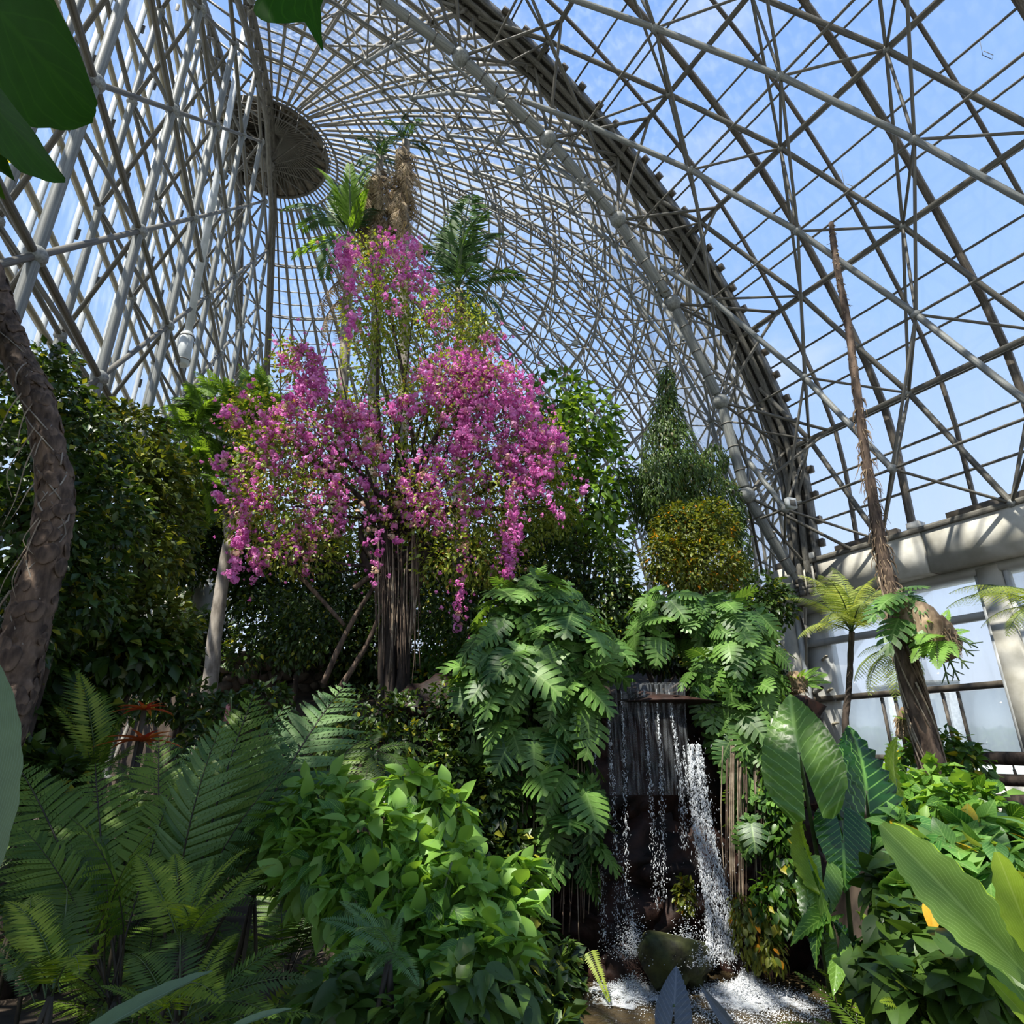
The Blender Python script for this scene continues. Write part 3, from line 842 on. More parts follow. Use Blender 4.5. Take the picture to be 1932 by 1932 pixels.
# pool
M_WATER, nt = newmat('pool_water')
N, K = nt.nodes.new, nt.links.new
df = N('ShaderNodeBsdfPrincipled'); df.inputs['Base Color'].default_value = (0.085, 0.062, 0.032, 1)
df.inputs['Roughness'].default_value = 0.06; df.inputs['IOR'].default_value = 1.33
tcw = N('ShaderNodeTexCoord'); nzw = N('ShaderNodeTexNoise'); nzw.inputs['Scale'].default_value = 7.0; nzw.inputs['Detail'].default_value = 4
bw = N('ShaderNodeBump'); bw.inputs['Strength'].default_value = 0.8; bw.inputs['Distance'].default_value = 0.08
trw = N('ShaderNodeBsdfTransparent'); trw.inputs[0].default_value = (0.5, 0.42, 0.25, 1)
mxw = N('ShaderNodeMixShader'); mxw.inputs[0].default_value = 0.7
ow = N('ShaderNodeOutputMaterial')
K(tcw.outputs['Object'], nzw.inputs['Vector']); K(nzw.outputs['Fac'], bw.inputs['Height']); K(bw.outputs[0], df.inputs['Normal'])
K(trw.outputs[0], mxw.inputs[1]); K(df.outputs[0], mxw.inputs[2]); K(mxw.outputs[0], ow.inputs[0])
nx, ny = 60, 60
wx, wy = np.meshgrid(np.linspace(0.2, 4.6, nx), np.linspace(4.3, 10.0, ny))
rr = np.hypot(wx - 2.55, wy - 8.4)
wz = 0.15 + 0.018 * np.sin(rr * 15) * np.exp(-rr * 0.6) + 0.01 * np.sin(9 * wx + 4 * wy)
idx = np.arange(nx * ny).reshape(ny, nx)
Q = np.stack([idx[:-1, :-1], idx[:-1, 1:], idx[1:, 1:], idx[1:, :-1]], -1).reshape(-1, 4)
o = bpy.data.objects.new('pool_water', mesh_from('pool_water', np.stack([wx, wy, wz], -1).reshape(-1, 3), Q, None, M_WATER)); COL.objects.link(o)
tag(o, 'brown rippled water of the pool at the foot of the fall', 'pool', kind='stuff')

# waterfall: strands of broken water, a sheet over the lip, spray and foam
M_FALL, nt = newmat('falling_water')
N, K = nt.nodes.new, nt.links.new
p = N('ShaderNodeBsdfPrincipled'); p.inputs['Base Color'].default_value = (0.80, 0.83, 0.86, 1); p.inputs['Roughness'].default_value = 0.12
p.inputs['Specular IOR Level'].default_value = 0.8
t = N('ShaderNodeBsdfTransparent'); m_ = N('ShaderNodeMixShader'); m_.inputs[0].default_value = 0.62
o_ = N('ShaderNodeOutputMaterial'); K(t.outputs[0], m_.inputs[1]); K(p.outputs[0], m_.inputs[2]); K(m_.outputs[0], o_.inputs[0])
M_SHEET, nt = newmat('water_sheet')
N, K = nt.nodes.new, nt.links.new
p = N('ShaderNodeBsdfPrincipled'); p.inputs['Base Color'].default_value = (0.35, 0.37, 0.38, 1); p.inputs['Roughness'].default_value = 0.15
t = N('ShaderNodeBsdfTransparent'); m_ = N('ShaderNodeMixShader')
tcw = N('ShaderNodeTexCoord'); mpw = N('ShaderNodeMapping'); mpw.inputs['Scale'].default_value = (9, 9, 0.7)
nzw = N('ShaderNodeTexNoise'); nzw.inputs['Scale'].default_value = 4.0; nzw.inputs['Detail'].default_value = 5
mrw = N('ShaderNodeMapRange'); mrw.inputs[1].default_value = 0.42; mrw.inputs[2].default_value = 0.75; mrw.inputs[3].default_value = 0.02; mrw.inputs[4].default_value = 0.30
o_ = N('ShaderNodeOutputMaterial')
K(tcw.outputs['Object'], mpw.inputs[0]); K(mpw.outputs[0], nzw.inputs['Vector']); K(nzw.outputs['Fac'], mrw.inputs[0]); K(mrw.outputs[0], m_.inputs[0])
K(t.outputs[0], m_.inputs[1]); K(p.outputs[0], m_.inputs[2]); K(m_.outputs[0], o_.inputs[0])
root = thing('waterfall', 'white waterfall breaking from the rock ledge into the pool', 'waterfall', (2.3, 9.0, 0.15))
def drops(path, n, spread0, spread1, s0, s1, seed, big=1.0):
    g = np.random.default_rng(seed)
    t = g.uniform(0, 1, n) ** 0.85
    P = spline(path, 60)
    i = np.clip((t * 59).astype(int), 0, 58)
    O = P[i] + (P[i + 1] - P[i]) * (t * 59 - i)[:, None]
    sp = (spread0 + (spread1 - spread0) * t)[:, None]
    O = O + g.normal(size=(n, 3)) * sp * np.array((1, .6, .6))
    S = g.uniform(s0, s1, n)[:, None] * g.lognormal(0, .35, (n, 1)) * np.stack([g.uniform(.5, 1.1, n), g.uniform(.5, 1.1, n), g.uniform(1.2, 4.5, n)], 1)
    A = g.uniform(-.45, .45, n); B = g.uniform(-.3, .3, n)
    tip = np.stack([np.sin(A), np.sin(B), -np.ones(n)], 1)
    z = unit(tip); x = unit(np.cross(z, np.array((0, 1.0, 0)))); R = np.stack([x, np.cross(z, x), z], -1)
    return MB().inst((ICO0[0], ICO0[1], ICO0[2]), O, R, S)
strands = [((1148, 1302), (1152, 1420), (1160, 1560), (1166, 1760)), ((1122, 1400), (1128, 1520), (1134, 1620), (1140, 1780)), ((1172, 1300), (1178, 1420), (1180, 1560), (1182, 1740)),
           ((1215, 1300), (1222, 1420), (1232, 1560), (1240, 1720)), ((1238, 1300), (1245, 1420), (1250, 1540), (1252, 1700)), ((1262, 1302), (1275, 1400), (1285, 1480), (1292, 1600))]
for k, st in enumerate(strands):
    drops([at(x, y, 9.0 - .25 * q / 3) for q, (x, y) in enumerate(st)], 620, .004, .035, .0014, .0046, 40 + k).build('water_strand', M_FALL, root, True, 'stuff')
main = [at(1308, 1405, 9.0), at(1314, 1470, 8.9), at(1330, 1580, 8.8), at(1350, 1700, 8.7), at(1362, 1810, 8.55)]
g = np.random.default_rng(60)
for k in range(18):                                                         # the main stream is many ragged threads
    u_ = g.uniform(-1, 1); w_ = [0.085, .11, .13, .15, .17]
    th_ = [m_ + np.array((u_ * w_[q] + g.normal() * .022, g.uniform(-.08, .08), 0)) for q, m_ in enumerate(main)]
    drops(th_, 380, .006, .026, .0018, .0058, 600 + k).build('water_thread', M_FALL, root, True, 'stuff')
drops(main, 1100, .09, .16, .0015, .0045, 60).build('main_stream', M_FALL, root, True, 'stuff')
drops([at(1318, 1440, 8.92)] + main[2:], 500, .07, .14, .002, .006, 61).build('main_stream', M_FALL, root, True, 'stuff')
# thin sheet over the lip
xs = np.linspace(1140, 1292, 26); ys = np.array([1288, 1292, 1310, 1360, 1420, 1500])
V = np.array([[at(x + (y - 1290) * .05, y, 9.05 - (0.06 if y > 1289 else 0.0) + .015 * math.sin(x * .9)) for x in xs] for y in ys])
idx = np.arange(V.shape[0] * V.shape[1]).reshape(V.shape[:2])
Q = np.stack([idx[:-1, :-1], idx[:-1, 1:], idx[1:, 1:], idx[1:, :-1]], -1).reshape(-1, 4)
MB().add(V.reshape(-1, 3), Q).build('water_sheet', M_SHEET, root)
M_FOAM = surf('foam', (0.62, 0.65, 0.68), (0.86, 0.88, 0.9), 0.35, 8.0, spec=0.6)
def foam(c, r, n, h, seed, s=(.002, .0065)):
    g = np.random.default_rng(seed)
    a = g.uniform(0, 2 * math.pi, n); q = np.abs(g.normal(0, .5, n))
    O = np.stack([c[0] + r[0] * q * np.cos(a), c[1] + r[1] * q * np.sin(a), c[2] + h * np.abs(g.normal(0, 1, n)) * np.exp(-q * 1.2)], 1)
    S = g.uniform(s[0], s[1], n)[:, None] * np.array((1.2, 1.2, .8))
    return MB().inst((ICO0[0], ICO0[1], ICO0[2]), O, np.repeat(np.eye(3)[None], n, 0), S)
fo = [foam((2.55, 8.4, .15), (.62, .42), 14000, .08, 70), foam((1.35, 8.5, .15), (.5, .4), 7000, .08, 71), foam((2.0, 8.5, .45), (.45, .3), 2200, .22, 72, (.002, .007)), foam((1.4, 8.6, .5), (.35, .3), 1800, .25, 73, (.002, .006)),
      foam((2.9, 8.0, .15), (1.1, .7), 2200, .012, 74, (.002, .007)), foam((2.2, 7.9, .15), (1.0, .7), 1800, .012, 75, (.002, .006))]
for f in fo: f.build('foam', M_FOAM, root, True, 'stuff')
M_FROTH, nt = newmat('froth')                                               # thin froth on the water, broken by noise
N, K = nt.nodes.new, nt.links.new
p = N('ShaderNodeBsdfPrincipled'); p.inputs['Base Color'].default_value = (0.78, 0.8, 0.82, 1); p.inputs['Roughness'].default_value = .5
t = N('ShaderNodeBsdfTransparent'); m_ = N('ShaderNodeMixShader'); o_ = N('ShaderNodeOutputMaterial')
tcw = N('ShaderNodeTexCoord'); nzw = N('ShaderNodeTexNoise'); nzw.inputs['Scale'].default_value = 9.0; nzw.inputs['Detail'].default_value = 8
mrw = N('ShaderNodeMapRange'); mrw.inputs[1].default_value = .42; mrw.inputs[2].default_value = .66; mrw.inputs[4].default_value = .85
K(tcw.outputs['Object'], nzw.inputs['Vector']); K(nzw.outputs['Fac'], mrw.inputs[0]); K(mrw.outputs[0], m_.inputs[0]); K(t.outputs[0], m_.inputs[1]); K(p.outputs[0], m_.inputs[2]); K(m_.outputs[0], o_.inputs[0])
for cx_, cy_, rx_, ry_, h_ in ((2.55, 8.4, .62, .45, .13), (1.32, 8.5, .5, .4, .10), (2.62, 8.5, .35, .28, .24)):
    g = np.random.default_rng(int(cx_ * 100)); V, Q, na, nr = [], [], 48, 10
    for i in range(nr + 1):
        q = i / nr
        for j in range(na):
            a = 2 * math.pi * j / na; e_ = 1 + .22 * math.sin(3 * a + cx_) + .14 * math.sin(7 * a)
            V.append((cx_ + rx_ * q * e_ * math.cos(a), cy_ + ry_ * q * e_ * math.sin(a), .165 + h_ * (1 - q) ** 1.5 * g.uniform(.3, 1.3)))
    Q = [(i * na + j, i * na + (j + 1) % na, (i + 1) * na + (j + 1) % na, (i + 1) * na + j) for i in range(nr) for j in range(na)]
    MB().add(V, Q).build('froth', M_FROTH, root, True, 'stuff')
# ================================================================ LEAF AND FROND TEMPLATES
def blade(wf, rows, m, fold=0.25, droop=0.25, ripple=0.0, rk=9.0, y0=0.0, edge_w=0.0):
    """simple blade along +y, unit length: width function, rows, columns per side"""
    V, U = [], []
    for i in range(rows + 1):
        t = i / rows; y = y0 + (1 - y0) * t
        for c in range(-m, m + 1):
            s = c / m; w = wf(t) * (1 + edge_w * math.sin(rk * 2.3 * t * 3 + (1 if s > 0 else 2)))
            x = s * w
            z = fold * abs(x) - droop * t * t + ripple * abs(s) * math.sin(rk * (t - .35 * abs(s)) * 2 * math.pi)
            V.append((x, y, z)); U.append((s, t))
    k = 2 * m + 1
    Q = [(i * k + j, i * k + j + 1, (i + 1) * k + j + 1, (i + 1) * k + j) for i in range(rows) for j in range(k - 1)]
    return np.array(V), np.array(Q), np.zeros((0, 3), int), np.array(U)

def arrow(rows=18, m=5, lobe=0.62, wid=0.42, fold=0.22, droop=0.18, ripple=0.012, rk=8.0, gapw=0.08, heart=1.0):
    """arrow- or heart-shaped blade; the stalk meets it at the origin, two lobes reach back to y = -lobe"""
    V, Q, U = [], [], []
    for sd in (-1, 1):
        b = len(V)
        for i in range(rows + 1):
            t = i / rows; y = -lobe + (1 + lobe) * t
            w = wid * (math.sin(math.pi * min(1, (t * 0.97 + 0.03)) ** (0.62 * heart)) ** 0.85)
            inner = 0.0 if y >= 0 else gapw * min(1, -y / lobe) * (1.15 - 0.15 * t)
            inner = min(inner, w * .9 + .001)
            for c in range(m + 1):
                s = c / m; x = inner + (max(w, inner) - inner) * s
                z = fold * x - droop * (max(y, 0) ** 2 + 0.8 * min(y, 0) ** 2) + ripple * s * math.sin(rk * 2 * math.pi * (y - .6 * x)) + ripple * .6 * math.sin(rk * math.pi * 2 * (y - .55 * x)) * min(1, 3 * s) - .25 * x * x
                V.append((sd * x, y, z)); U.append((sd * x / wid, y))
        for i in range(rows):
            for c in range(m):
                a = b + i * (m + 1) + c
                q = (a, a + 1, a + m + 2, a + m + 1)
                Q.append(q if sd > 0 else q[::-1])
    return np.array(V), np.array(Q), np.zeros((0, 3), int), np.array(U)

def monstera_tpl(lobes=6, seed=0, wid=0.54):
    g = np.random.default_rng(seed)
    V, Q, U = [], [], []
    def w(y): return wid * max(0.02, math.sin(math.pi * min(1, max(0, (y + .2) / 1.2)) ** 0.72)) ** .75
    for sd in (-1, 1):
        ys = np.linspace(-0.04, 0.92, lobes + 1)
        for k in range(lobes):
            a0, a1 = ys[k], ys[k + 1]
            fw = 0.08 + 0.14 * k / lobes - (0.22 if k == 0 else 0)
            pts = []
            for f_, sh in ((0.0, 0.0), (0.52, 0.0), (0.62, 0.14), (0.88, 0.16), (1.0, 0.36)):
                g0 = a0 + (a1 - a0) * sh * .5; g1 = a1 - (a1 - a0) * sh * .5
                for yy in (g0, g1):
                    W_ = w((a0 + a1) / 2) if f_ > .5 else w(yy)
                    x = f_ * W_; y = yy + fw * f_
                    z = 0.18 * x - 0.55 * x * x - .22 * max(0, y) ** 2
                    pts.append((sd * x, y, z))
            b = len(V); V += pts; U += [(p[0] / wid, p[1]) for p in pts]
            for r_ in range(4):
                q = (b + 2 * r_, b + 2 * r_ + 2, b + 2 * r_ + 3, b + 2 * r_ + 1)
                Q.append(q if sd > 0 else q[::-1])
        # tip lobe and basal lobe
        b = len(V)
        pts = [(0, .92, -.18), (sd * .14, .93, -.19), (sd * .02, 1.06, -.26), (0, 1.06, -.26)]
        V += pts; U += [(p[0], p[1]) for p in pts]; Q.append((b, b + 1, b + 2, b + 3) if sd > 0 else (b + 3, b + 2, b + 1, b))
        b = len(V)
        pts = [(0, -.04, 0), (sd * .05, -.16, .01), (sd * .26, -.20, 0), (sd * .38, -.06, -.02), (sd * .2, .02, .02), (0, .02, 0)]
        V += pts; U += [(p[0], p[1]) for p in pts]
        for q in ((b, b + 1, b + 2, b + 4), (b + 2, b + 3, b + 4, b + 4)):
            if len(set(q)) == 4: Q.append(q if sd > 0 else q[::-1])
    return np.array(V), np.array(Q), np.zeros((0, 3), int), np.array(U)

def tpl_mesh(name, tp, mat): return mesh_from(name, tp[0], tp[1], tp[2], mat, True, None, tp[3] if len(tp) > 3 else None)

oval = lambda t: 0.30 * math.sin(math.pi * min(1, t * .96 + .04) ** .85) ** .9
lance = lambda t: 0.16 * math.sin(math.pi * min(1, t * .96 + .04) ** .8)
T_OV2 = blade(oval, 2, 1, .35, .2)                  # 4 quads: far leaves
T_OV = blade(oval, 5, 1, .3, .25)                   # near leaves
T_LN2 = blade(lance, 2, 1, .35, .35)
T_SHRUB = blade(lambda t: 0.27 * math.sin(math.pi * min(1, t * .94 + .06) ** .66) ** 1.15, 7, 2, .22, .28, 0.008, 6)

def frond_mesh(name, mat, stem, pairs=24, ll=0.22, lw=0.04, bend=0.9, stipe=0.2, ang=0.5, hang=0.15, bip=0, shape='fern', rr=0.008, jit=0.06, seed=0, vee=0.1, taper=1.0):
    """a frond of unit stalk length along +y, curving towards -z; returns (mesh, end of the stalk)"""
    g = np.random.default_rng(seed)
    n = 17; t = np.linspace(0, 1, n); a = -bend * t ** 1.3
    dy, dz = np.cos(a), np.sin(a)
    P = np.zeros((n, 3)); P[1:, 1] = np.cumsum(dy[:-1]) / (n - 1); P[1:, 2] = np.cumsum(dz[:-1]) / (n - 1)
    mb = MB(); mb.tube(P, rr * (1.05 - t * .9), 4, False)
    nst = len(mb.Q[0])
    V, Q, R = [], [], []
    def quad(b, d, ln, w, nrm, r_):
        x = unit(np.cross(d, nrm)); k = len(V)
        V.extend([b, b + d * ln * .42 + x * w * .5 - nrm * ln * .02, b + d * ln - nrm * hang * ln * .5, b + d * ln * .38 - x * w * .5 - nrm * ln * .02])
        Q.append((k, k + 1, k + 2, k + 3)); R.append(r_)
    for k in range(pairs):
        u = stipe + (1 - stipe) * (k + .5) / pairs
        f = u * (n - 1); i = min(n - 2, int(f)); b = P[i] + (P[i + 1] - P[i]) * (f - i)
        T = unit(P[i + 1] - P[i]); nr = np.array((0, -T[2], T[1]))
        v = (k + .5) / pairs
        if shape == 'palm': L_ = ll * (0.55 + 0.45 * math.sin(math.pi * min(1, v * .8 + .2))) * (1 - .35 * v)
        elif shape == 'tri': L_ = ll * (1 - v) ** .75 + .02
        else: L_ = ll * math.sin(math.pi * min(1, (v * .86 + .14)) ** .75) ** .8 + .008
        for sd in (-1, 1):
            an = ang + .35 * v + g.uniform(-jit, jit)
            d = unit(np.array((sd, 0, 0)) * math.cos(an) + T * math.sin(an) + nr * (vee - hang * .6 + g.uniform(-jit, jit)))
            lr = g.uniform(0, .35)
            if not bip:
                quad(b, d, L_ * g.uniform(.92, 1.05), lw, nr, lr)
            else:
                nb = max(3, int(bip * L_ / ll))
                pn = unit(nr - (nr @ d) * d); side = np.cross(d, pn)
                for q in range(nb):
                    w_ = (q + .4) / nb; c = b + d * L_ * w_ - pn * hang * L_ * w_ * w_
                    l2 = lw * math.sin(math.pi * min(1, w_ * .8 + .22)) ** .7 * 1.5 * (0.5 + .5 * L_ / ll)
                    for s2 in (-1, 1):
                        quad(c, unit(side * s2 + d * .45 - pn * .1), l2, L_ / nb * 1.75, pn, lr)
                quad(b + d * L_ * .93 - pn * hang * L_ * .86, d, L_ * .12, lw * .4, pn, lr)
    mb.V.append(np.array(V)); mb.Q.append(np.array(Q) + mb.n); mb.rq.append(np.array(R)); mb.n += len(V)
    me = mb.mesh(name, mat, True)
    me.materials.append(stem)
    ix = np.zeros(len(me.polygons), np.int32); ix[:nst] = 1
    me.polygons.foreach_set('material_index', ix)
    return me, P[-1]

def put_frond(root, fm, base, tip, up=(0, 0, 1), roll=0.0, name='frond', length=None):
    me, end = fm
    base, tip = np.asarray(base, float), np.asarray(tip, float)
    d = tip - base
    B = basis(d[None], np.asarray(up, float)[None] + 1e-4)[0]
    if roll:
        c, s = math.cos(roll), math.sin(roll)
        B = B @ np.array([[c, 0, s], [0, 1, 0], [-s, 0, c]])
    Lb = basis(end[None], np.array([(0, 0, 1.0)]))[0]
    return place(name, me, root, base, B @ Lb.T, np.linalg.norm(d) / np.linalg.norm(end))

# leaf colours
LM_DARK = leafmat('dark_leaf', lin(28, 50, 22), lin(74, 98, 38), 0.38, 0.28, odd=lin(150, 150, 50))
LM_SHADE = leafmat('shade_leaf', lin(40, 66, 26), lin(84, 112, 44), 0.4, 0.3)
LM_OLIVED = leafmat('dark_olive_leaf', lin(46, 64, 22), lin(108, 118, 44), 0.4, 0.3, odd=lin(160, 150, 50))
LM_MID = leafmat('mid_leaf', lin(40, 74, 24), lin(88, 124, 44), 0.4, 0.35, odd=lin(180, 170, 50))
LM_FEATH = leafmat('feathery_leaf', lin(72, 106, 36), lin(124, 154, 60), 0.5, 0.4)
LM_OLIVE = leafmat('olive_leaf', lin(86, 106, 34), lin(154, 166, 64), 0.42, 0.35, odd=lin(160, 120, 70))
LM_BROAD = leafmat('broad_glossy_leaf', lin(52, 86, 28), lin(116, 146, 52), 0.3, 0.35)
LM_IVY = leafmat('ivy_leaf', lin(44, 68, 26), lin(96, 120, 48), 0.42, 0.28, odd=lin(120, 110, 60))
LM_YEL = leafmat('yellow_green_leaf', lin(66, 86, 30), lin(128, 132, 46), 0.42, 0.35, odd=lin(210, 140, 30))
LM_MON = leafmat('monstera_leaf', lin(50, 86, 36), lin(106, 144, 64), 0.42, 0.28, (lin(130, 160, 90), .35, 7.0))
LM_LIME = leafmat('lime_leaf', lin(42, 80, 24), lin(80, 122, 40), 0.42, 0.36, (lin(140, 180, 80), .5, 6.0))
LM_FERN = leafmat('fern_green', lin(62, 92, 26), lin(112, 138, 48), 0.5, 0.4)
LM_FERNB = leafmat('fern_blue_green', lin(62, 96, 48), lin(104, 134, 76), 0.5, 0.3)
LM_FERND = leafmat('fern_dark_green', lin(46, 70, 22), lin(82, 106, 38), 0.5, 0.35)
LM_FERNY = leafmat('fern_yellow_green', lin(110, 136, 36), lin(158, 174, 62), 0.5, 0.5)
LM_TFERN = leafmat('tree_fern_pale', lin(122, 142, 64), lin(176, 186, 104), 0.5, 0.5)
LM_PALM = leafmat('palm_green', lin(36, 62, 30), lin(74, 104, 50), 0.55, 0.28, spec=.2)
LM_PALMY = leafmat('palm_yellow_green', lin(82, 116, 32), lin(128, 160, 56), 0.5, 0.45, spec=.25)
LM_DEAD = leafmat('dead_palm_leaf', lin(122, 104, 80), lin(176, 156, 126), 0.8, 0.2)
LM_ALO = leafmat('elephant_ear_green', lin(86, 126, 50), lin(112, 150, 62), 0.28, 0.38, (lin(158, 196, 110), .55, 7.0), spec=.5)
LM_ALOD = leafmat('elephant_ear_dark', lin(24, 62, 20), lin(42, 86, 28), 0.24, 0.3, (lin(120, 170, 80), .55, 7.0), spec=.5)
LM_NEST = leafmat('nest_frond_green', lin(96, 140, 56), lin(132, 166, 76), 0.35, 0.45, (lin(176, 206, 120), .8, 9.0))
LM_NESTY = leafmat('nest_frond_yellow', lin(128, 166, 40), lin(166, 192, 58), 0.38, 0.5, (lin(186, 206, 100), .8, 9.0))
LM_PALE = leafmat('pale_strap_leaf', lin(88, 108, 72), lin(110, 128, 90), 0.45, 0.2, (lin(126, 150, 120), .9, 20.0))
LM_NEAR = leafmat('near_leaf', lin(30, 70, 10), lin(40, 84, 16), 0.6, 0.22, (lin(50, 96, 20), .6, 6.0), spec=.12)
LM_PHIL = leafmat('philodendron_leaf', lin(54, 104, 50), lin(106, 150, 70), 0.34, 0.35, (lin(140, 176, 100), .5, 6.0), odd=lin(200, 160, 40))
LM_GREY = leafmat('shaded_grey_leaf', lin(76, 84, 92), lin(92, 98, 106), 0.4, 0.2, (lin(112, 118, 124), .6, 6.0))  # grey-blue of the shade put into the leaf colour
LM_RED = leafmat('bromeliad_leaf', lin(196, 70, 48), lin(214, 132, 50), 0.4, 0.3, back=(1.2, 1, .8))
LM_PINK = leafmat('magenta_bract', lin(218, 110, 188), lin(241, 166, 218), 0.6, 0.35, odd=lin(214, 168, 150), back=(1.1, .95, 1.1))
LM_BEIGE = leafmat('dried_bract', lin(196, 156, 132), lin(226, 196, 168), 0.7, 0.3, back=(1, 1, 1))
LM_PFLOW = leafmat('pale_pink_petal', lin(220, 140, 140), lin(236, 180, 170), 0.5, 0.3, back=(1, 1, 1))

# ---------------------------------------------------------------- crowns
def blob(px, py, rx, ry, Y, rd=None):
    c = at(px, py, Y); k = mpp(c)
    return (c, np.array((rx * k, (rd if rd else 0.75 * (rx + ry) / 2 * k), ry * k * 1.04)))

def sample_blobs(blobs, n, g, lo=0.55):
    area = np.array([(b[1][0] * b[1][2] + b[1][1] * b[1][2]) for b in blobs]); pick = g.choice(len(blobs), n, p=area / area.sum())
    C = np.array([blobs[i][0] for i in pick]); R = np.array([blobs[i][1] for i in pick])
    d = unit(g.normal(size=(n, 3))); q = lo + (1.06 - lo) * g.random(n) ** .6
    return C + d * R * q[:, None], unit(d / R)

def leaf_frames(O, D, g, droop=0.35, spread=0.7, upw=0.7, outw=0.6):
    n = len(O)
    tip = unit(D * .8 + g.normal(size=(n, 3)) * spread * .6 + np.array((0, 0, -droop)))
    nrm = unit(np.array((0, 0, upw)) + D * outw + g.normal(size=(n, 3)) * .35)
    return basis(tip, nrm)

def crown(root, blobs, n, size, mat, seed, tpl=T_OV2, hi=T_OV, n_ind=0, name='leaf', droop=.35, lo=.55, jit=.35, stuff='foliage', keep=None, upw=.7, outw=.6, spread=.7):
    g = np.random.default_rng(seed)
    O, D = sample_blobs(blobs, n, g, lo)
    if keep is not None:
        k = keep(O); O, D = O[k], D[k]; n = len(O)
    R = leaf_frames(O, D, g, droop, spread, upw, outw)
    S = size * g.uniform(1 - jit, 1 + jit, n)
    ind = np.zeros(n, bool)
    if n_ind:
        front = -(D[:, 1]) + g.uniform(-.3, .3, n)
        x, y, f = proj(O)
        front[(x < 0) | (x > RES) | (y < 0) | (y > RES)] -= 5
        ind[np.argsort(front)[::-1][:n_ind]] = True
        me = tpl_mesh(name, hi, mat)
        for i in np.where(ind)[0]: place(name, me, root, O[i], R[i], S[i])
    r = ~ind
    if r.any(): MB().inst(tpl, O[r], R[r], S[r]).build(stuff, mat, root, True, 'stuff')

def limb(root, pts, r0, r1, mat, name='branch', sides=8, n=16, rough=.05):
    P = spline(pts, n)
    return MB().tube(P, np.linspace(r0, r1, n), sides, True, rough=rough).build(name, mat, root)
# ================================================================ TREES AND CLIMBERS
def ground(p): return np.array((p[0], p[1], float(terrain(p[0], p[1])) - .03))

# leaning shaggy trunk at the left
pt = [(-62, 1540), (-20, 1430), (14, 1330), (36, 1240), (64, 1130), (94, 1020), (104, 930), (92, 840), (70, 750), (40, 690), (12, 620), (-14, 540), (-50, 430), (-90, 300)]
P = [at(x, y, 4.2) for x, y in pt]
P = [ground(P[0])] + P
root = thing('leaning_tree', 'leaning S-curved tree trunk with shaggy brown bark and pale aerial roots', 'tree', P[0])
Pn = spline(P, 70)
MB().tube(spline(P, 150), np.interp(np.linspace(0, 69, 150), [0, 20, 40, 69], [.145, .13, .098, .105]), 30, True, rough=.15).build('trunk', M_BARK, root)
g = np.random.default_rng(3)
for k in range(290):
    i = g.integers(8, 66); a = g.uniform(0, 2 * math.pi); T_ = unit(Pn[i + 1] - Pn[i]); x = unit(np.cross(T_, (0, 1, 0))); y = np.cross(T_, x)
    o_ = x * math.cos(a) + y * math.sin(a); c = Pn[i] + T_ * g.uniform(-.05, .05) + o_ * np.interp(i, [0, 20, 40, 69], [.15, .135, .10, .11])
    R = np.stack([np.cross(o_, T_), o_, T_], 1)
    if k < 12: globals()['_plate%d' % k] = mesh_from('bark_plate', boulder((0, 0, 0), .042, 900 + k, (1, .28, 1.35)), None, ICO2[2], M_BARK)
    place('bark_plate', globals()['_plate%d' % (k % 12)], root, c, R, g.uniform(.6, 1.2))
for k in range(16):
    i = g.integers(24, 56); p = Pn[i] + np.array((g.uniform(-.1, .02), -.1, 0))
    ln = g.uniform(.25, .7)
    pp = [p, p + (-.03 * g.random(), -.03, -ln * .3), p + (g.uniform(-.12, .02), -.04, -ln * .7), p + (g.uniform(-.15, .05), -.03, -ln)]
    limb(root, pp, .006, .002, M_ROOT, 'aerial_root', 5, 10, 0)
for k in range(10):
    i = g.integers(10, 50)
    pp = [Pn[i + 2 * q] + .115 * np.array((math.sin(k + q * .9), -abs(math.cos(k + q * .9)), 0)) for q in range(6)]
    limb(root, pp, .007, .004, M_BARKG, 'creeping_root', 5, 14, 0)
def offleft(O):
    x, y, f = proj(O)
    return ((x < -40) | (f < 0.2)) & (O @ NL < 3.3)
crown(root, [(np.array((-3.3, 2.3, 6.0)), np.array((1.6, 2.2, 1.2))), (np.array((-2.4, .6, 6.3)), np.array((2.0, 1.6, 1.0))), (np.array((-1.2, -1.0, 6.4)), np.array((1.9, 1.5, .9)))], 5200, .26, LM_MID, 21, T_OV2, keep=offleft, lo=.2)  # unseen crown, spread overhead to shade the foreground

# near leaves overhead
root = thing('overhanging_branch', 'large dark backlit leaves hanging in at the top left corner and top edge', 'branch', at(-160, -260, .8))
T_FIG = blade(lambda t: 0.40 * math.sin(math.pi * min(1, t * .93 + .05) ** 1.15) ** .7, 16, 4, .12, .18, .006, 4, edge_w=.05)
T_FIG2 = blade(lambda t: 0.21 * math.sin(math.pi * min(1, t * .95 + .04) ** 1.0) ** .8, 16, 4, .2, .10, .006, 4, edge_w=.03)
T_DRIP = blade(lambda t: (0.38 * math.sin(math.pi * min(1, t * 1.35)) ** .7 if t < .72 else .38 * .16 * (1 - t) / .28 + .004), 18, 4, .2, .12, .004, 4)
for tp, b, t_, Y0, Y1 in ((T_FIG, (-70, -70), (112, 200), .78, .86), (T_FIG2, (-75, 120), (86, 340), .80, .84), (T_DRIP, (572, -95), (580, 60), .9, .86)):
    me = tpl_mesh('leaf', tp, LM_NEAR); o, tt = at(*b, Y0), at(*t_, Y1)
    place('leaf', me, root, o, basis((tt - o)[None], np.array([(0.1, -.25, -1.0)]))[0], np.linalg.norm(tt - o))
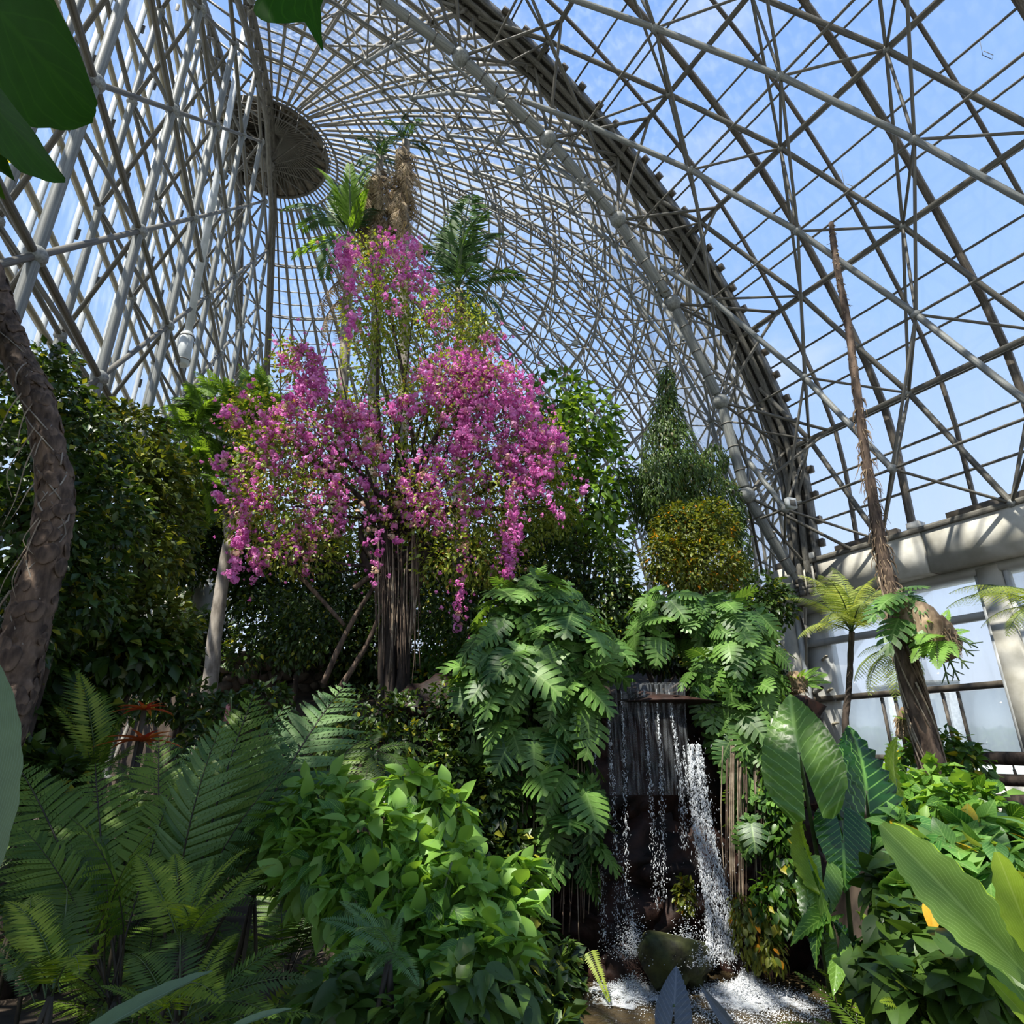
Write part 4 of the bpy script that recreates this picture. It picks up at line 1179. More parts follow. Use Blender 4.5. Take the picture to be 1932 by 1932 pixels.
b0, b1, b2 = at(-160, -260, .8), at(-70, -70, .78), at(572, -95, .9)
limb(root, [b0, (b0 + b1) / 2 + (0, 0, .02), b1], .006, .003, M_STEM, 'stem', 6, 8)
limb(root, [b0, b0 + (-.05, 0, -.1), at(-75, 120, .8)], .006, .003, M_STEM, 'stem', 6, 8)
limb(root, [b0, at(220, -330, .86), b2], .006, .003, M_STEM, 'stem', 6, 10)

# dark leafy trees on the left
def tree(name, label, cat, blobs, base, n, size, mat, seed, n_ind=0, bark=M_BARKD, r0=.09, tpl=T_OV2, hi=T_OV, group=None, **kw):
    bs = [blob(*b) for b in blobs]
    root = thing(name, label, cat, base, group)
    c0 = sum(b[0] for b in bs) / len(bs)
    fork = base * .55 + c0 * .45; fork[2] = base[2] + .5 * (min(b[0][2] for b in bs) - base[2])
    limb(root, [base, base * .6 + fork * .4 + (.05, 0, 0), fork], r0, r0 * .75, bark, 'trunk', 10)
    for c, r in bs:
        limb(root, [fork, (fork + c) / 2 + (0, 0, .1), c], r0 * .5, r0 * .12, bark, 'branch', 6, 10)
    crown(root, bs, n, size, mat, seed, tpl, hi, n_ind, **kw)
    return root
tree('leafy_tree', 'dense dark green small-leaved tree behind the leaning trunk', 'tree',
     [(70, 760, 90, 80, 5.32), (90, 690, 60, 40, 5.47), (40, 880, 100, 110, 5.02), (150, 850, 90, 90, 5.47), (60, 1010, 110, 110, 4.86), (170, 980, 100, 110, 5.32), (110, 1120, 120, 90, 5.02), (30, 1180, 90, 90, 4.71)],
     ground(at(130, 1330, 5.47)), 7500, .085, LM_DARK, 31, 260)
tree('leafy_tree', 'yellowish dark tree with glossy oval leaves in front of the left glass wall', 'tree',
     [(230, 830, 80, 70, 6.88), (180, 790, 50, 40, 6.72), (310, 900, 60, 60, 7.04), (250, 930, 90, 100, 6.72), (300, 1000, 70, 110, 7.04), (220, 1060, 110, 90, 6.56), (200, 1170, 130, 80, 6.40), (300, 1190, 70, 70, 6.56)],
     ground(at(250, 1290, 6.88)), 6500, .10, LM_OLIVED, 32, 260)
tree('leafy_tree', 'bushy dark shrub with broad drooping leaves below the concrete block', 'tree',
     [(180, 1230, 120, 60, 6.16), (290, 1240, 70, 50, 6.51), (70, 1250, 70, 60, 5.63)], ground(at(190, 1330, 6.34)), 1500, .16, LM_DARK, 33, 140, r0=.05)
# feathery tree with the slim pale trunk
bs = [blob(*b) for b in [(430, 770, 90, 45, 11.5), (360, 830, 60, 60, 11.0), (450, 830, 80, 70, 11.5), (390, 910, 80, 60, 11.0), (480, 760, 55, 40, 11.8), (350, 930, 40, 50, 10.8)]]
tb = ground(at(394, 1310, 10.8))
root = thing('feathery_tree', 'slim pale grey trunk carrying a feathery bright green crown', 'tree', tb)
Pt = [tb] + [at(x, y, 10.8) for x, y in ((396, 1290), (404, 1210), (418, 1110), (432, 1020))]
limb(root, Pt, .135, .10, M_BARKG, 'trunk', 12, 24, .04)
for x, y in ((420, 950), (446, 930), (400, 900), (450, 850)): limb(root, [Pt[-1], at((432 + x) / 2 + 4, (1020 + y) / 2, 10.9), at(x, y, 11.2)], .07, .03, M_BARKG, 'branch', 8, 10)
FE = [frond_mesh('spray', LM_FEATH, M_STEM, 13, .30, .03, .6, .12, .45, .2, 9, 'fern', .007, .1, 50 + k) for k in range(3)]
g = np.random.default_rng(51)
O, D = sample_blobs(bs, 300, g, .5)
for k in range(300):
    d = unit(D[k] + g.normal(size=3) * .5 + (0, 0, -.25))
    put_frond(root, FE[k % 3], O[k] - d * .25, O[k] + d * g.uniform(.3, .55), (0, -.2, 1), name='spray')
crown(root, bs, 2600, .09, LM_FEATH, 52, T_LN2, lo=.3)

# palms at the back
PF = [frond_mesh('frond', LM_PALM, M_STEM, 44, .30, .022, 1.2, .12, .55, .35, 0, 'palm', .014, .08, 60 + k) for k in range(3)]
PFY = [frond_mesh('frond', LM_PALMY, M_STEM, 46, .26, .026, .7, .1, .75, .2, 0, 'palm', .014, .06, 66 + k) for k in range(2)]
PFD = [frond_mesh('dead_frond', LM_DEAD, M_FIBRE, 26, .22, .018, .9, .1, .6, .7, 0, 'palm', .014, .25, 70 + k) for k in range(2)]
def palm(label, Y, crown_px, base_px, r, tips, yellow=(), dead=0, skirt=None, skirt_mat=None):
    c = at(*crown_px, Y); b = ground(at(*base_px, Y)); b[:2] = at(*base_px, Y)[:2]
    root = thing('palm_tree', label, 'palm', b)
    limb(root, [b, b * .5 + c * .5 + (.05, 0, 0), c], r * 1.25, r, M_BARKG, 'trunk', 12, 40, .05)
    g = np.random.default_rng(int(crown_px[0]))
    for k, (x, y, dy) in enumerate(tips):
        fm = PFY[k % 2] if k in yellow else PF[k % 3]
        put_frond(root, fm, c + g.uniform(-.05, .05, 3), at(x, y, Y + dy), (0, -.35, 1), g.uniform(-.5, .5))
    for k in range(dead):
        a = g.uniform(0, 2 * math.pi); q = g.uniform(.2, .75)
        h = g.uniform(.2, skirt) if skirt else 0
        s = c + (0, 0, -h)
        put_frond(root, PFD[k % 2], s, s + np.array((q * math.cos(a), q * math.sin(a), -g.uniform(.7, 1.6))), (math.cos(a), math.sin(a), .3), g.uniform(-.6, .6), 'dead_frond')
    return root, c
palm('tall palm with upright yellow-green fronds above the pink bougainvillea', 14.0, (662, 446), (648, 900), .13,
     [(704, 306, 0), (606, 322, .3), (660, 312, -.6), (540, 392, .2), (552, 484, -.3), (722, 396, .6), (570, 430, 1.2), (690, 360, -1.0), (640, 350, 1), (612, 520, -.8)], (0, 1, 2, 4, 7, 8), 16, 2.4)
palm('dark green palm with a star of stiff fronds beside the dome lattice', 13.5, (866, 548), (872, 900), .12,
     [(892, 366, 0), (944, 440, .3), (838, 440, .4), (986, 522, 0), (798, 512, -.2), (950, 600, -.4), (816, 600, .6), (905, 640, -.6), (918, 400, -1.0), (862, 420, 1.0), (900, 500, -1.6), (830, 548, -1.3), (780, 470, .8)], (), 8, .6)
for lab, cx, cy, bx, topn in (('tall palm with a brown skirt of dead fronds, left of the twin heads', 716, 300, 716, 0), ('tall palm with a thick shaggy dead skirt and tuft of green on top', 766, 268, 772, 1)):
    r_, c = palm(lab, 14.7, (cx, cy), (bx, 900), .13, [(cx - 40, cy - 40, 0), (cx + 30, cy - 42, .3), (cx, cy - 55, -.3), (cx + 45, cy + 20, .5), (cx - 40, cy + 10, -.6), (cx + 12, cy - 35, -.7)], (), 110, 3.2)

# climbing bougainvillea
root = thing('bougainvillea', 'huge cascading bougainvillea with magenta flower clusters over dark twisted stems', 'bougainvillea', ground(at(742, 1318, 10.6)))
FB = [(715, 500, 60, 50), (770, 570, 90, 60), (712, 600, 70, 70), (850, 610, 70, 40), (900, 640, 45, 40), (740, 680, 100, 50), (870, 740, 120, 70), (770, 800, 130, 80), (610, 830, 110, 80), (520, 880, 80, 80), (940, 850, 110, 90), (700, 900, 150, 70),
      (1020, 860, 60, 80), (560, 960, 110, 70), (850, 950, 140, 80), (980, 960, 90, 80), (700, 1010, 160, 60), (560, 690, 45, 30), (480, 790, 50, 60), (640, 770, 70, 35), (1050, 960, 50, 60), (870, 1060, 90, 50), (560, 1050, 80, 40), (470, 980, 40, 70), (940, 1060, 60, 60)]
bs = [blob(x, y, rx, ry, 10.6 + .5 * math.sin(x * .02), .8) for x, y, rx, ry in FB]
crown(root, bs, 30000, .078, LM_OLIVE, 81, T_OV2, lo=.25)
crown(root, bs, 300, .085, LM_OLIVE, 82, n_ind=300, lo=.9)
crown(root, [blob(700, 1120, 190, 70, 10.9, .5), blob(860, 1140, 90, 70, 10.8, .5), blob(600, 1180, 90, 60, 11.0, .4)], 2600, .08, LM_DARK, 83, lo=.2)
base = np.array(root.location)
g = np.random.default_rng(84)
for k in range(12):                                                         # bundle of stems
    a = 2 * math.pi * k / 12; o_ = np.array((math.cos(a) * .22, math.sin(a) * .18, 0))
    m1 = at(748 + g.uniform(-14, 14), 1150 + g.uniform(-30, 30), 10.6) + o_ * .7
    m2 = at(750 + g.uniform(-50, 50), 1010 + g.uniform(-30, 30), 10.6) + o_
    e_ = bs[k * 2 % len(bs)][0]
    limb(root, [base + o_, m1, m2, (m2 + e_) / 2 + g.normal(size=3) * .15, e_], g.uniform(.06, .10), .02, M_BARKD, 'stem', 8, 26, .08)
for k in range(26):
    e_ = bs[k % len(bs)][0] + g.normal(size=3) * .3; s_ = at(750 + g.uniform(-60, 60), 1000 + g.uniform(-60, 80), 10.7)
    limb(root, [s_, (s_ + e_) / 2 + g.normal(size=3) * .2, e_], .03, .008, M_BARKD, 'branch', 6, 14, .05)
for pts in (((610, 1290), (650, 1200), (690, 1130), (740, 1060)), ((640, 1300), (690, 1220), (720, 1150)), ((668, 1110), (720, 1076), (780, 1078)), ((480, 1000), (560, 1080), (650, 1180))):
    limb(root, [at(x, y, 10.4) for x, y in pts], .05, .03, M_BARK, 'stem', 8, 16, .08)
for k in range(44):                                                         # hanging rootlets around the stems
    x = g.uniform(706, 800); y0 = g.uniform(1000, 1120); ln = g.uniform(120, 240)
    limb(root, [at(x, y0, 10.3), at(x + g.uniform(-5, 5), y0 + ln * .5, 10.25), at(x + g.uniform(-6, 6), min(1318, y0 + ln), 10.25)], .010, .006, M_BARK if k % 3 else M_ROOT, 'hanging_root', 5, 8, 0)
# flower clusters
def cluster_tpl(seed, n=20):
    g = np.random.default_rng(seed); V, Q = [], []
    for k in range(n):
        d = unit(g.normal(size=3)); p = d * g.uniform(.35, 1.0) * np.array((.8, .8, 1)); u = unit(g.normal(size=3)); x = unit(np.cross(d, u)); y = np.cross(d, x); s = g.uniform(.3, .48); b = len(V)
        V += [p - y * s, p + x * s * .75 + d * .12, p + y * s, p - x * s * .75 + d * .12]; Q.append((b, b + 1, b + 2, b + 3))
    return np.array(V), np.array(Q), np.zeros((0, 3), int)
CL = [cluster_tpl(k) for k in range(5)]
pts = []
def fl(px, py, rx, ry, n, Y=10.0):
    for _ in range(n):
        a, q = g.uniform(0, 2 * math.pi), g.random() ** .5
        pts.append((px + rx * q * math.cos(a), py + ry * q * math.sin(a), Y + g.uniform(-.25, .25)))
for a in [(860, 700, 70, 40, 120, 9.9), (800, 740, 40, 40, 34, 9.9), (920, 740, 60, 40, 80, 9.9), (880, 790, 50, 70, 70, 9.8), (990, 800, 45, 50, 60, 9.9), (1030, 850, 40, 50, 46), (960, 850, 40, 45, 34), (985, 740, 40, 40, 30), (960, 700, 20, 18, 10),
          (655, 480, 20, 32, 34, 10.3), (665, 530, 14, 20, 12, 10.3), (770, 490, 26, 50, 38, 10.3), (720, 470, 40, 30, 18, 10.3), (800, 545, 26, 34, 20, 10.2), (830, 600, 24, 24, 12, 10.2), (700, 560, 60, 50, 20), (660, 610, 14, 26, 8), (930, 640, 24, 20, 8),
          (560, 675, 40, 22, 34), (590, 690, 20, 20, 12), (585, 735, 32, 40, 48), (545, 770, 26, 24, 26), (505, 800, 22, 30, 18), (430, 778, 26, 10, 10), (450, 800, 14, 10, 6), (470, 740, 14, 14, 5), (545, 850, 60, 50, 46), (600, 810, 40, 30, 28), (660, 785, 46, 26, 46), (760, 770, 26, 22, 20),
          (700, 840, 60, 40, 34), (640, 870, 50, 36, 26), (480, 890, 50, 50, 28), (420, 870, 18, 20, 10), (410, 938, 9, 9, 5), (500, 960, 60, 40, 18), (610, 930, 50, 40, 20), (720, 930, 60, 50, 24), (800, 900, 40, 60, 34), (860, 870, 40, 60, 22), (900, 930, 40, 40, 18), (790, 960, 26, 30, 14), (1010, 900, 24, 40, 16), (1105, 925, 8, 8, 3), (1060, 830, 14, 14, 6), (470, 1040, 30, 40, 9), (580, 1010, 40, 30, 12), (690, 1000, 70, 40, 10)]: fl(*a)
def strand(p0, p1, n, w):
    for k in range(n):
        t = (k + g.random()) / n
        pts.append((p0[0] + (p1[0] - p0[0]) * t + g.normal() * w * (1 - .5 * t), p0[1] + (p1[1] - p0[1]) * t, 9.9 + g.uniform(-.15, .15)))
for a in (((965, 850), (965, 990), 40, 11), ((968, 990), (955, 1090), 32, 9), ((880, 960), (862, 1190), 20, 6), ((825, 900), (828, 1010), 18, 9), ((590, 930), (582, 1080), 18, 7), ((470, 930), (438, 1095), 26, 8), ((640, 900), (650, 990), 12, 8), ((715, 960), (700, 1110), 10, 6), ((555, 1000), (560, 1060), 8, 6), ((880, 700), (878, 850), 40, 20), ((1000, 900), (1060, 980), 10, 10), ((530, 1010), (476, 1100), 10, 6)): strand(*a)
pts = [pts[i] for i in g.permutation(len(pts))]
cms = [tpl_mesh('flower_cluster', c, LM_PINK) for c in CL]; cmb = [tpl_mesh('dried_cluster', c, LM_BEIGE) for c in CL[:2]]
rest = []
nb = 0
for k, (x, y, Y) in enumerate(pts):
    p = at(x, y, Y); s = g.uniform(.06, .105)
    R = basis(unit(g.normal(size=3))[None], unit(g.normal(size=3))[None])[0]
    dry = g.random() < (.30 if y > 780 and x < 760 else .13)
    if dry and nb < 150: place('dried_cluster', cmb[k % 2], root, p, R, s * .9); nb += 1
    elif k < 300 + nb: place('flower_cluster', cms[k % 5], root, p, R, s)
    else: rest.append((p, R, s))
mb = MB()
for c in range(5):
    q = rest[c::5]
    mb.inst(CL[c], np.array([a[0] for a in q]), np.array([a[1] for a in q]), np.array([a[2] for a in q]))
mb.build('blossoms', LM_PINK, root, True, 'stuff')
small = [(p + g.normal(size=3) * .16, R, s * g.uniform(.3, .6)) for (p, R, s) in [(at(*q), basis(unit(g.normal(size=3))[None], unit(g.normal(size=3))[None])[0], .08) for q in pts] for _ in range(2)]
mb = MB()
mb.inst(CL[0], np.array([a[0] for a in small]), np.array([a[1] for a in small]), np.array([a[2] for a in small]))
mb.build('loose_bracts', LM_PINK, root, True, 'stuff')

# broad-leaved tree right of the flowers
tree('broadleaf_tree', 'bright green tree with large glossy oval leaves right of the bougainvillea', 'tree',
     [(1050, 750, 60, 50, 12.4), (1110, 790, 55, 60, 12.0), (1070, 850, 60, 60, 11.8), (1140, 880, 45, 70, 12.0), (1110, 950, 60, 70, 11.8), (1150, 1010, 36, 70, 12.0), (1040, 820, 40, 60, 12.6)], ground(at(1100, 1270, 12)), 1500, .22, LM_BROAD, 91, 260, jit=.25)
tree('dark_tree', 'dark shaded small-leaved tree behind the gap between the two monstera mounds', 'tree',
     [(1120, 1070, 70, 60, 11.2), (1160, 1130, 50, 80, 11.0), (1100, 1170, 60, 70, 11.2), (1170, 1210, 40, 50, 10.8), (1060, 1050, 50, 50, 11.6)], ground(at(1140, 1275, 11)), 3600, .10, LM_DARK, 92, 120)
# ivy-covered cone
root = tree('ivy_column', 'tall pointed column smothered in dark hanging ivy, reaching up to the roof joint', 'climber',
     [(1258, 735, 15, 45, 12.6, .3), (1258, 790, 32, 45, 12.6, .4), (1262, 845, 50, 55, 12.6, .6), (1270, 900, 62, 50, 12.5, .8), (1240, 940, 55, 60, 12.4, .8), (1310, 930, 50, 60, 12.6, .8), (1345, 870, 26, 30, 12.8, .4), (1215, 920, 30, 50, 12.5, .4), (1290, 1000, 70, 60, 12.4, .8), (1370, 960, 34, 60, 12.7, .4), (1390, 1040, 24, 60, 12.7, .4)],
     ground(at(1290, 1200, 12.6)), 20000, .105, LM_IVY, 93, 260, tpl=T_LN2, hi=T_OV, droop=1.3, upw=.15, outw=1.0, lo=.7)
limb(root, [at(1258, 690, 12.6), at(1258, 800, 12.7), at(1270, 950, 12.6)], .03, .05, M_BARKD, 'branch', 6, 12)
tree('yellow_shrub', 'yellow-green shrub with a few orange leaves below the ivy column', 'shrub',
     [(1290, 1000, 60, 50, 11.6), (1340, 990, 50, 50, 11.8), (1260, 1050, 50, 45, 11.4), (1330, 1060, 70, 50, 11.5), (1380, 1090, 40, 40, 11.6), (1290, 1085, 70, 30, 11.4)], ground(at(1310, 1190, 11.8)), 7000, .08, LM_YEL, 94, 200, r0=.05)
tree('dark_shrub', 'dark fringe of small leaves between the right monstera mound and the concrete beam', 'shrub',
     [(1440, 1110, 40, 30, 10.2), (1470, 1140, 30, 40, 10.0), (1430, 1150, 40, 30, 10.0)], ground(at(1450, 1290, 10.3)), 900, .10, LM_DARK, 95, 80, r0=.03)

# shaded understorey below the flowers
for lab, bl, sd, n in (('shaded dark undergrowth shrub left of the bougainvillea stems', [(500, 1170, 60, 60, 11.6), (560, 1210, 60, 50, 11.4), (460, 1230, 40, 40, 11.4)], 101, 1500),
                       ('sunlit thin shrub between the bougainvillea stems and the left monstera', [(830, 1200, 50, 70, 11.6), (810, 1270, 50, 40, 11.2), (880, 1230, 40, 60, 11.4)], 102, 1300),
                       ('dark trailing creeper on the bank under the bougainvillea stems', [(680, 1340, 90, 40, 9.6), (780, 1350, 80, 40, 9.5), (860, 1330, 50, 60, 9.4), (760, 1410, 90, 40, 9.1), (860, 1420, 50, 60, 9.1)], 103, 2200)):
    tree('understorey_shrub', lab, 'shrub', bl, ground(at(bl[0][0], bl[0][1] + 90, bl[0][4])), n, .10, LM_DARK if sd != 102 else LM_MID, sd, 120, r0=.025)
UP = [frond_mesh('frond', LM_FERND, M_STEMD, 26, .22, .03, 1.0, .15, .5, .25, 0, 'palm', .01, .06, 110 + k) for k in range(2)]
for lab, bx, by, Y, tips in (('small dark fan of palm fronds in front of the grey concrete block', 352, 1240, 11.8, [(310, 1120), (350, 1110), (390, 1140), (300, 1170), (400, 1180)]),
                             ('shaded low palm between the slim trunk and the flower stems', 560, 1270, 12.0, [(500, 1130), (540, 1110), (590, 1120), (630, 1150), (480, 1180), (640, 1200), (570, 1140)]),
                             ('dark palm fronds hanging beside the broad-leaved tree', 1150, 1010, 12.6, [(1190, 900), (1200, 960), (1200, 1010), (1170, 900), (1195, 1080)])):
    root = thing('low_palm', lab, 'palm', ground(at(bx, by, Y)))
    limb(root, [ground(at(bx, by, Y)), at(bx, by, Y)], .06, .05, M_BARKD, 'trunk', 8, 6)
    for k, (x, y) in enumerate(tips): put_frond(root, UP[k % 2], at(bx, by, Y), at(x, y, Y - .3 + .2 * (k % 3)), (0, -.5, 1))

# dense trees and shrubs on the rise behind the flowers
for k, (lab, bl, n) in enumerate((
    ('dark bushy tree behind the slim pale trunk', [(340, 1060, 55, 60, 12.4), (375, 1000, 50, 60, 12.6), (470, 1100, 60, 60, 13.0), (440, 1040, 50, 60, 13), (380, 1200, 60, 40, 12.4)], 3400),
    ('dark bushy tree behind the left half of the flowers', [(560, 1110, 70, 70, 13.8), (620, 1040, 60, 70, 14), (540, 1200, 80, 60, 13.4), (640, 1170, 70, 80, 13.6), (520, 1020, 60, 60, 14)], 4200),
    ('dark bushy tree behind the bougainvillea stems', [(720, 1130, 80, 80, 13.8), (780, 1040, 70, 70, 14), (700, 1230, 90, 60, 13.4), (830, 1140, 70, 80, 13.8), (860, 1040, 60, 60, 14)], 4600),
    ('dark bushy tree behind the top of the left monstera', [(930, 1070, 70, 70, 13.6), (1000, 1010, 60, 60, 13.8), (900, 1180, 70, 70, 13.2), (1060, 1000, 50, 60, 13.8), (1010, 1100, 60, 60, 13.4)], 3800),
    ('dark leaves added for the shadowed gap above the rock ledge', [(1190, 1220, 50, 40, 11.4), (1260, 1235, 50, 36, 11.6), (1180, 1150, 40, 50, 11.6), (1250, 1190, 50, 40, 11.8), (1320, 1240, 40, 40, 11.4), (1420, 1230, 50, 60, 11.2), (1450, 1290, 30, 50, 10.6)], 3800),  # dark foliage added where the gap holds shadow, rocks and stems
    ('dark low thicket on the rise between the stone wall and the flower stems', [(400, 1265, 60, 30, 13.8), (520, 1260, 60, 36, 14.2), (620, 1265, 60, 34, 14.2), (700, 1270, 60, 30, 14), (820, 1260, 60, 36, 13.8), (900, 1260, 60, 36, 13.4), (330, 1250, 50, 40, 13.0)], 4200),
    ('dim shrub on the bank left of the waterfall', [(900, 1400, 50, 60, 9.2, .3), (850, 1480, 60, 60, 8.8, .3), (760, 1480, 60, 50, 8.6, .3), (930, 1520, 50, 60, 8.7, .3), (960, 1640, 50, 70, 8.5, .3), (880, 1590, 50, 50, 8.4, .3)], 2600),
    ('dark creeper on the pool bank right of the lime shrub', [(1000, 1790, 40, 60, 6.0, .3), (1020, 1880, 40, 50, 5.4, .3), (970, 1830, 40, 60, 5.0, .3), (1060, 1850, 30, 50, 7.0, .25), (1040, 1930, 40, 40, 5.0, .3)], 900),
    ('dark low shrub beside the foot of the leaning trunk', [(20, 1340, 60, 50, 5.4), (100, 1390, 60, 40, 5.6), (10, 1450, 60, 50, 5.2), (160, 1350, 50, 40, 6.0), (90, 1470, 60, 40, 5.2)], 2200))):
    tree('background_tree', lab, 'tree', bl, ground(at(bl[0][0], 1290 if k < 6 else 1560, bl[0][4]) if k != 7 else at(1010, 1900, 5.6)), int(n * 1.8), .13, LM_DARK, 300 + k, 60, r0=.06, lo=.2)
# ================================================================ MONSTERA MOUNDS OVER THE FALL
MT = [monstera_tpl(7, 1), monstera_tpl(6, 2, .5)]
MM = [tpl_mesh('leaf', t, LM_MON) for t in MT]
def monstera(label, base, blobs, n, size, seed, roots, core=None, extra=()):
    g = np.random.default_rng(seed)
    root = thing('monstera', label, 'monstera', base)
    bs = [blob(*b) for b in blobs]
    O, D = sample_blobs(bs, n, g, .72)
    k = (D[:, 1] < .55) | (D[:, 2] > .4); O, D = O[k], D[k]
    R_ = unit(D * .55 + g.normal(size=O.shape) * .34 + np.array((0, 0, -.75)))
    N_ = unit(D * .9 + np.array((0, -.25, .55)) + g.normal(size=O.shape) * .3)
    R = basis(R_, N_); S = size * g.uniform(.7, 1.2, len(O))
    for i in range(min(300, len(O))):
        place('leaf', MM[i % 2], root, O[i], R[i], S[i])
    mb = MB()
    for i in range(0, len(O)):
        c = O[i] - D[i] * .45 + np.array((0, 0, -.25))
        mb.tube([c, (c + O[i]) / 2 + (0, 0, .12), O[i]], .009, 4, False)
    mb.build('stalks', M_STEM, root, True, 'stuff')
    # dark inner growth that fills the mound
    for c, r in bs: limb(root, [np.asarray(base, float), (np.asarray(base) + c) / 2 + (0, .1, .1), c], .04, .02, M_BARKD, 'climbing_stem', 6, 10)
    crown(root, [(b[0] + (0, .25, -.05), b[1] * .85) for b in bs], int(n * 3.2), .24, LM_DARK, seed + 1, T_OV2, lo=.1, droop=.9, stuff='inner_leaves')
    for (x, y0, y1, Y) in roots:
        limb(root, [at(x, y0, Y), at(x + g.uniform(-5, 5), (y0 + y1) / 2, Y - .02), at(x + g.uniform(-8, 8), y1, Y)], .009, .006, M_ROOT if g.random() < .6 else M_BARK, 'aerial_root', 5, 9, 0)
    return root
g = np.random.default_rng(120)
monstera('large mound of split monstera leaves spilling down left of the waterfall', at(1010, 1260, 9.9),
         [(1010, 1150, 90, 60, 9.3, .6), (960, 1210, 60, 60, 9.0, .5), (1080, 1210, 60, 80, 9.0, .5), (1010, 1270, 95, 70, 8.8, .5), (930, 1290, 40, 60, 9.0, .3), (1100, 1310, 40, 50, 8.7, .3), (1000, 1360, 80, 50, 8.8, .35), (1060, 1480, 60, 80, 8.8, .25), (1080, 1590, 45, 60, 8.8, .2), (940, 1430, 35, 70, 9.0, .2)],
         330, .50, 121, [(g.uniform(955, 1120), g.uniform(1390, 1480), g.uniform(1620, 1800), 8.75) for _ in range(34)])
monstera('sunlit mound of split monstera leaves right of the waterfall', at(1370, 1240, 9.9),
         [(1280, 1150, 80, 42, 9.7, .5), (1370, 1170, 80, 50, 9.6, .5), (1230, 1190, 40, 36, 9.6, .3), (1400, 1240, 70, 60, 9.3, .45), (1350, 1280, 45, 50, 9.2, .3), (1430, 1310, 45, 60, 9.2, .3), (1390, 1370, 50, 60, 9.1, .25), (1440, 1440, 40, 70, 9.0, .2), (1430, 1540, 40, 60, 8.9, .2)],
         340, .38, 123, [(g.uniform(1362, 1478), g.uniform(1370, 1450), g.uniform(1640, 1790), 8.85) for _ in range(30)])
# hanging moss and ferns at the foot of the rock
tree('moss_shrub', 'yellowish trailing plant at the foot of the rock, right of the splash', 'shrub', [(1420, 1760, 40, 50, 8.5, .2), (1450, 1800, 35, 30, 8.4, .2), (1400, 1720, 25, 30, 8.6, .2)], np.array((3.05, 8.6, -.2)), 700, .09, LM_YEL, 125, 60, r0=.012, tpl=T_LN2, droop=1.2)
tree('moss_clump', 'small yellow-green moss clump behind the main stream', 'moss', [(1292, 1690, 16, 28, 9.0, .15)], np.array(at(1292, 1715, 9.1)), 260, .07, LM_YEL, 126, 0, r0=.01)
tree('creeping_plant', 'dark creeper on the rock wall between the right monstera and the elephant ears', 'creeper', [(1470, 1500, 30, 90, 8.8, .2), (1480, 1620, 30, 80, 8.7, .2), (1460, 1710, 40, 50, 8.5, .2)], np.array((3.6, 8.75, .3)), 1000, .12, LM_MID, 127, 120, r0=.012, droop=.8)
HF = [frond_mesh('frond', m, M_STEMD, 24, .17, .05, .5, .05, .15, .2, 0, 'tri', .008, .05, 130 + k) for k, m in enumerate((LM_FERNY, LM_FERND))]
root = thing('hanging_fern', 'bright hanging fern fronds below the aerial roots by the pool', 'fern', at(1050, 1770, 8.4))
for k, (x, y, t) in enumerate(((1040, 1780, (1062, 1868)), (1082, 1770, (1092, 1905)), (1110, 1790, (1150, 1890)), (1030, 1790, (1010, 1880)))): put_frond(root, HF[k % 2], at(x, y, 8.4), at(*t, 8.1), (0, -1, .2))

# ================================================================ RIGHT SIDE
# tall slender trunk
Pp = [(1568, 420), (1574, 470), (1584, 530), (1598, 600), (1614, 720), (1632, 850), (1650, 960), (1668, 1060), (1690, 1150), (1714, 1260), (1740, 1370), (1772, 1500)]
P = [at(x, y, 7.2) for x, y in Pp]; P.append(ground(P[-1]))
root = thing('slender_trunk', 'tall bare leaning palm trunk in front of the glass, shaggy lower down', 'tree', P[-1])
Ps = spline(P, 80); rad = np.interp(np.linspace(0, 12, 80), [0, .6, 2, 5, 7, 9, 10, 12], [.032, .042, .045, .055, .075, .11, .12, .13])
MB().tube(Ps, rad, 12, True, rough=.16).build('trunk', M_BARKG if False else M_BARK, root)
g = np.random.default_rng(140)
def shag(root, P, rad, n, i0, i1, ln, mat, seed, name='shaggy_fibre'):
    g = np.random.default_rng(seed); mb = MB()
    for _ in range(n):
        i = g.integers(i0, i1); a = g.uniform(0, 2 * math.pi); o_ = np.array((math.cos(a), math.sin(a), 0)); p = P[i] + o_ * rad[i] * .9
        l_ = g.uniform(.3, 1) * ln
        mb.tube([p, p + o_ * l_ * .25 + (0, 0, -l_ * .3), p + o_ * l_ * g.uniform(.1, .5) + (g.normal() * .02, 0, -l_)], [.007, .006, .002], 4, False)
    mb.build(name, mat, root, True, 'stuff')
shag(root, Ps, rad, 260, 28, 58, .22, M_FIBRE, 141)
shag(root, Ps, rad, 160, 1, 28, .045, M_FIBRE, 142, 'leaf_scars')
for k in range(22):
    i = g.integers(48, 62); a = g.uniform(0, 6.28)
    pp = [Ps[min(79, i + 3 * q)] + (rad[min(79, i + 3 * q)] + .01) * np.array((math.cos(a + .5 * q), math.sin(a + .5 * q), 0)) for q in range(6)]
    limb(root, pp, .012, .008, M_ROOT if k % 3 else M_BARK, 'climbing_root', 5, 14, 0)
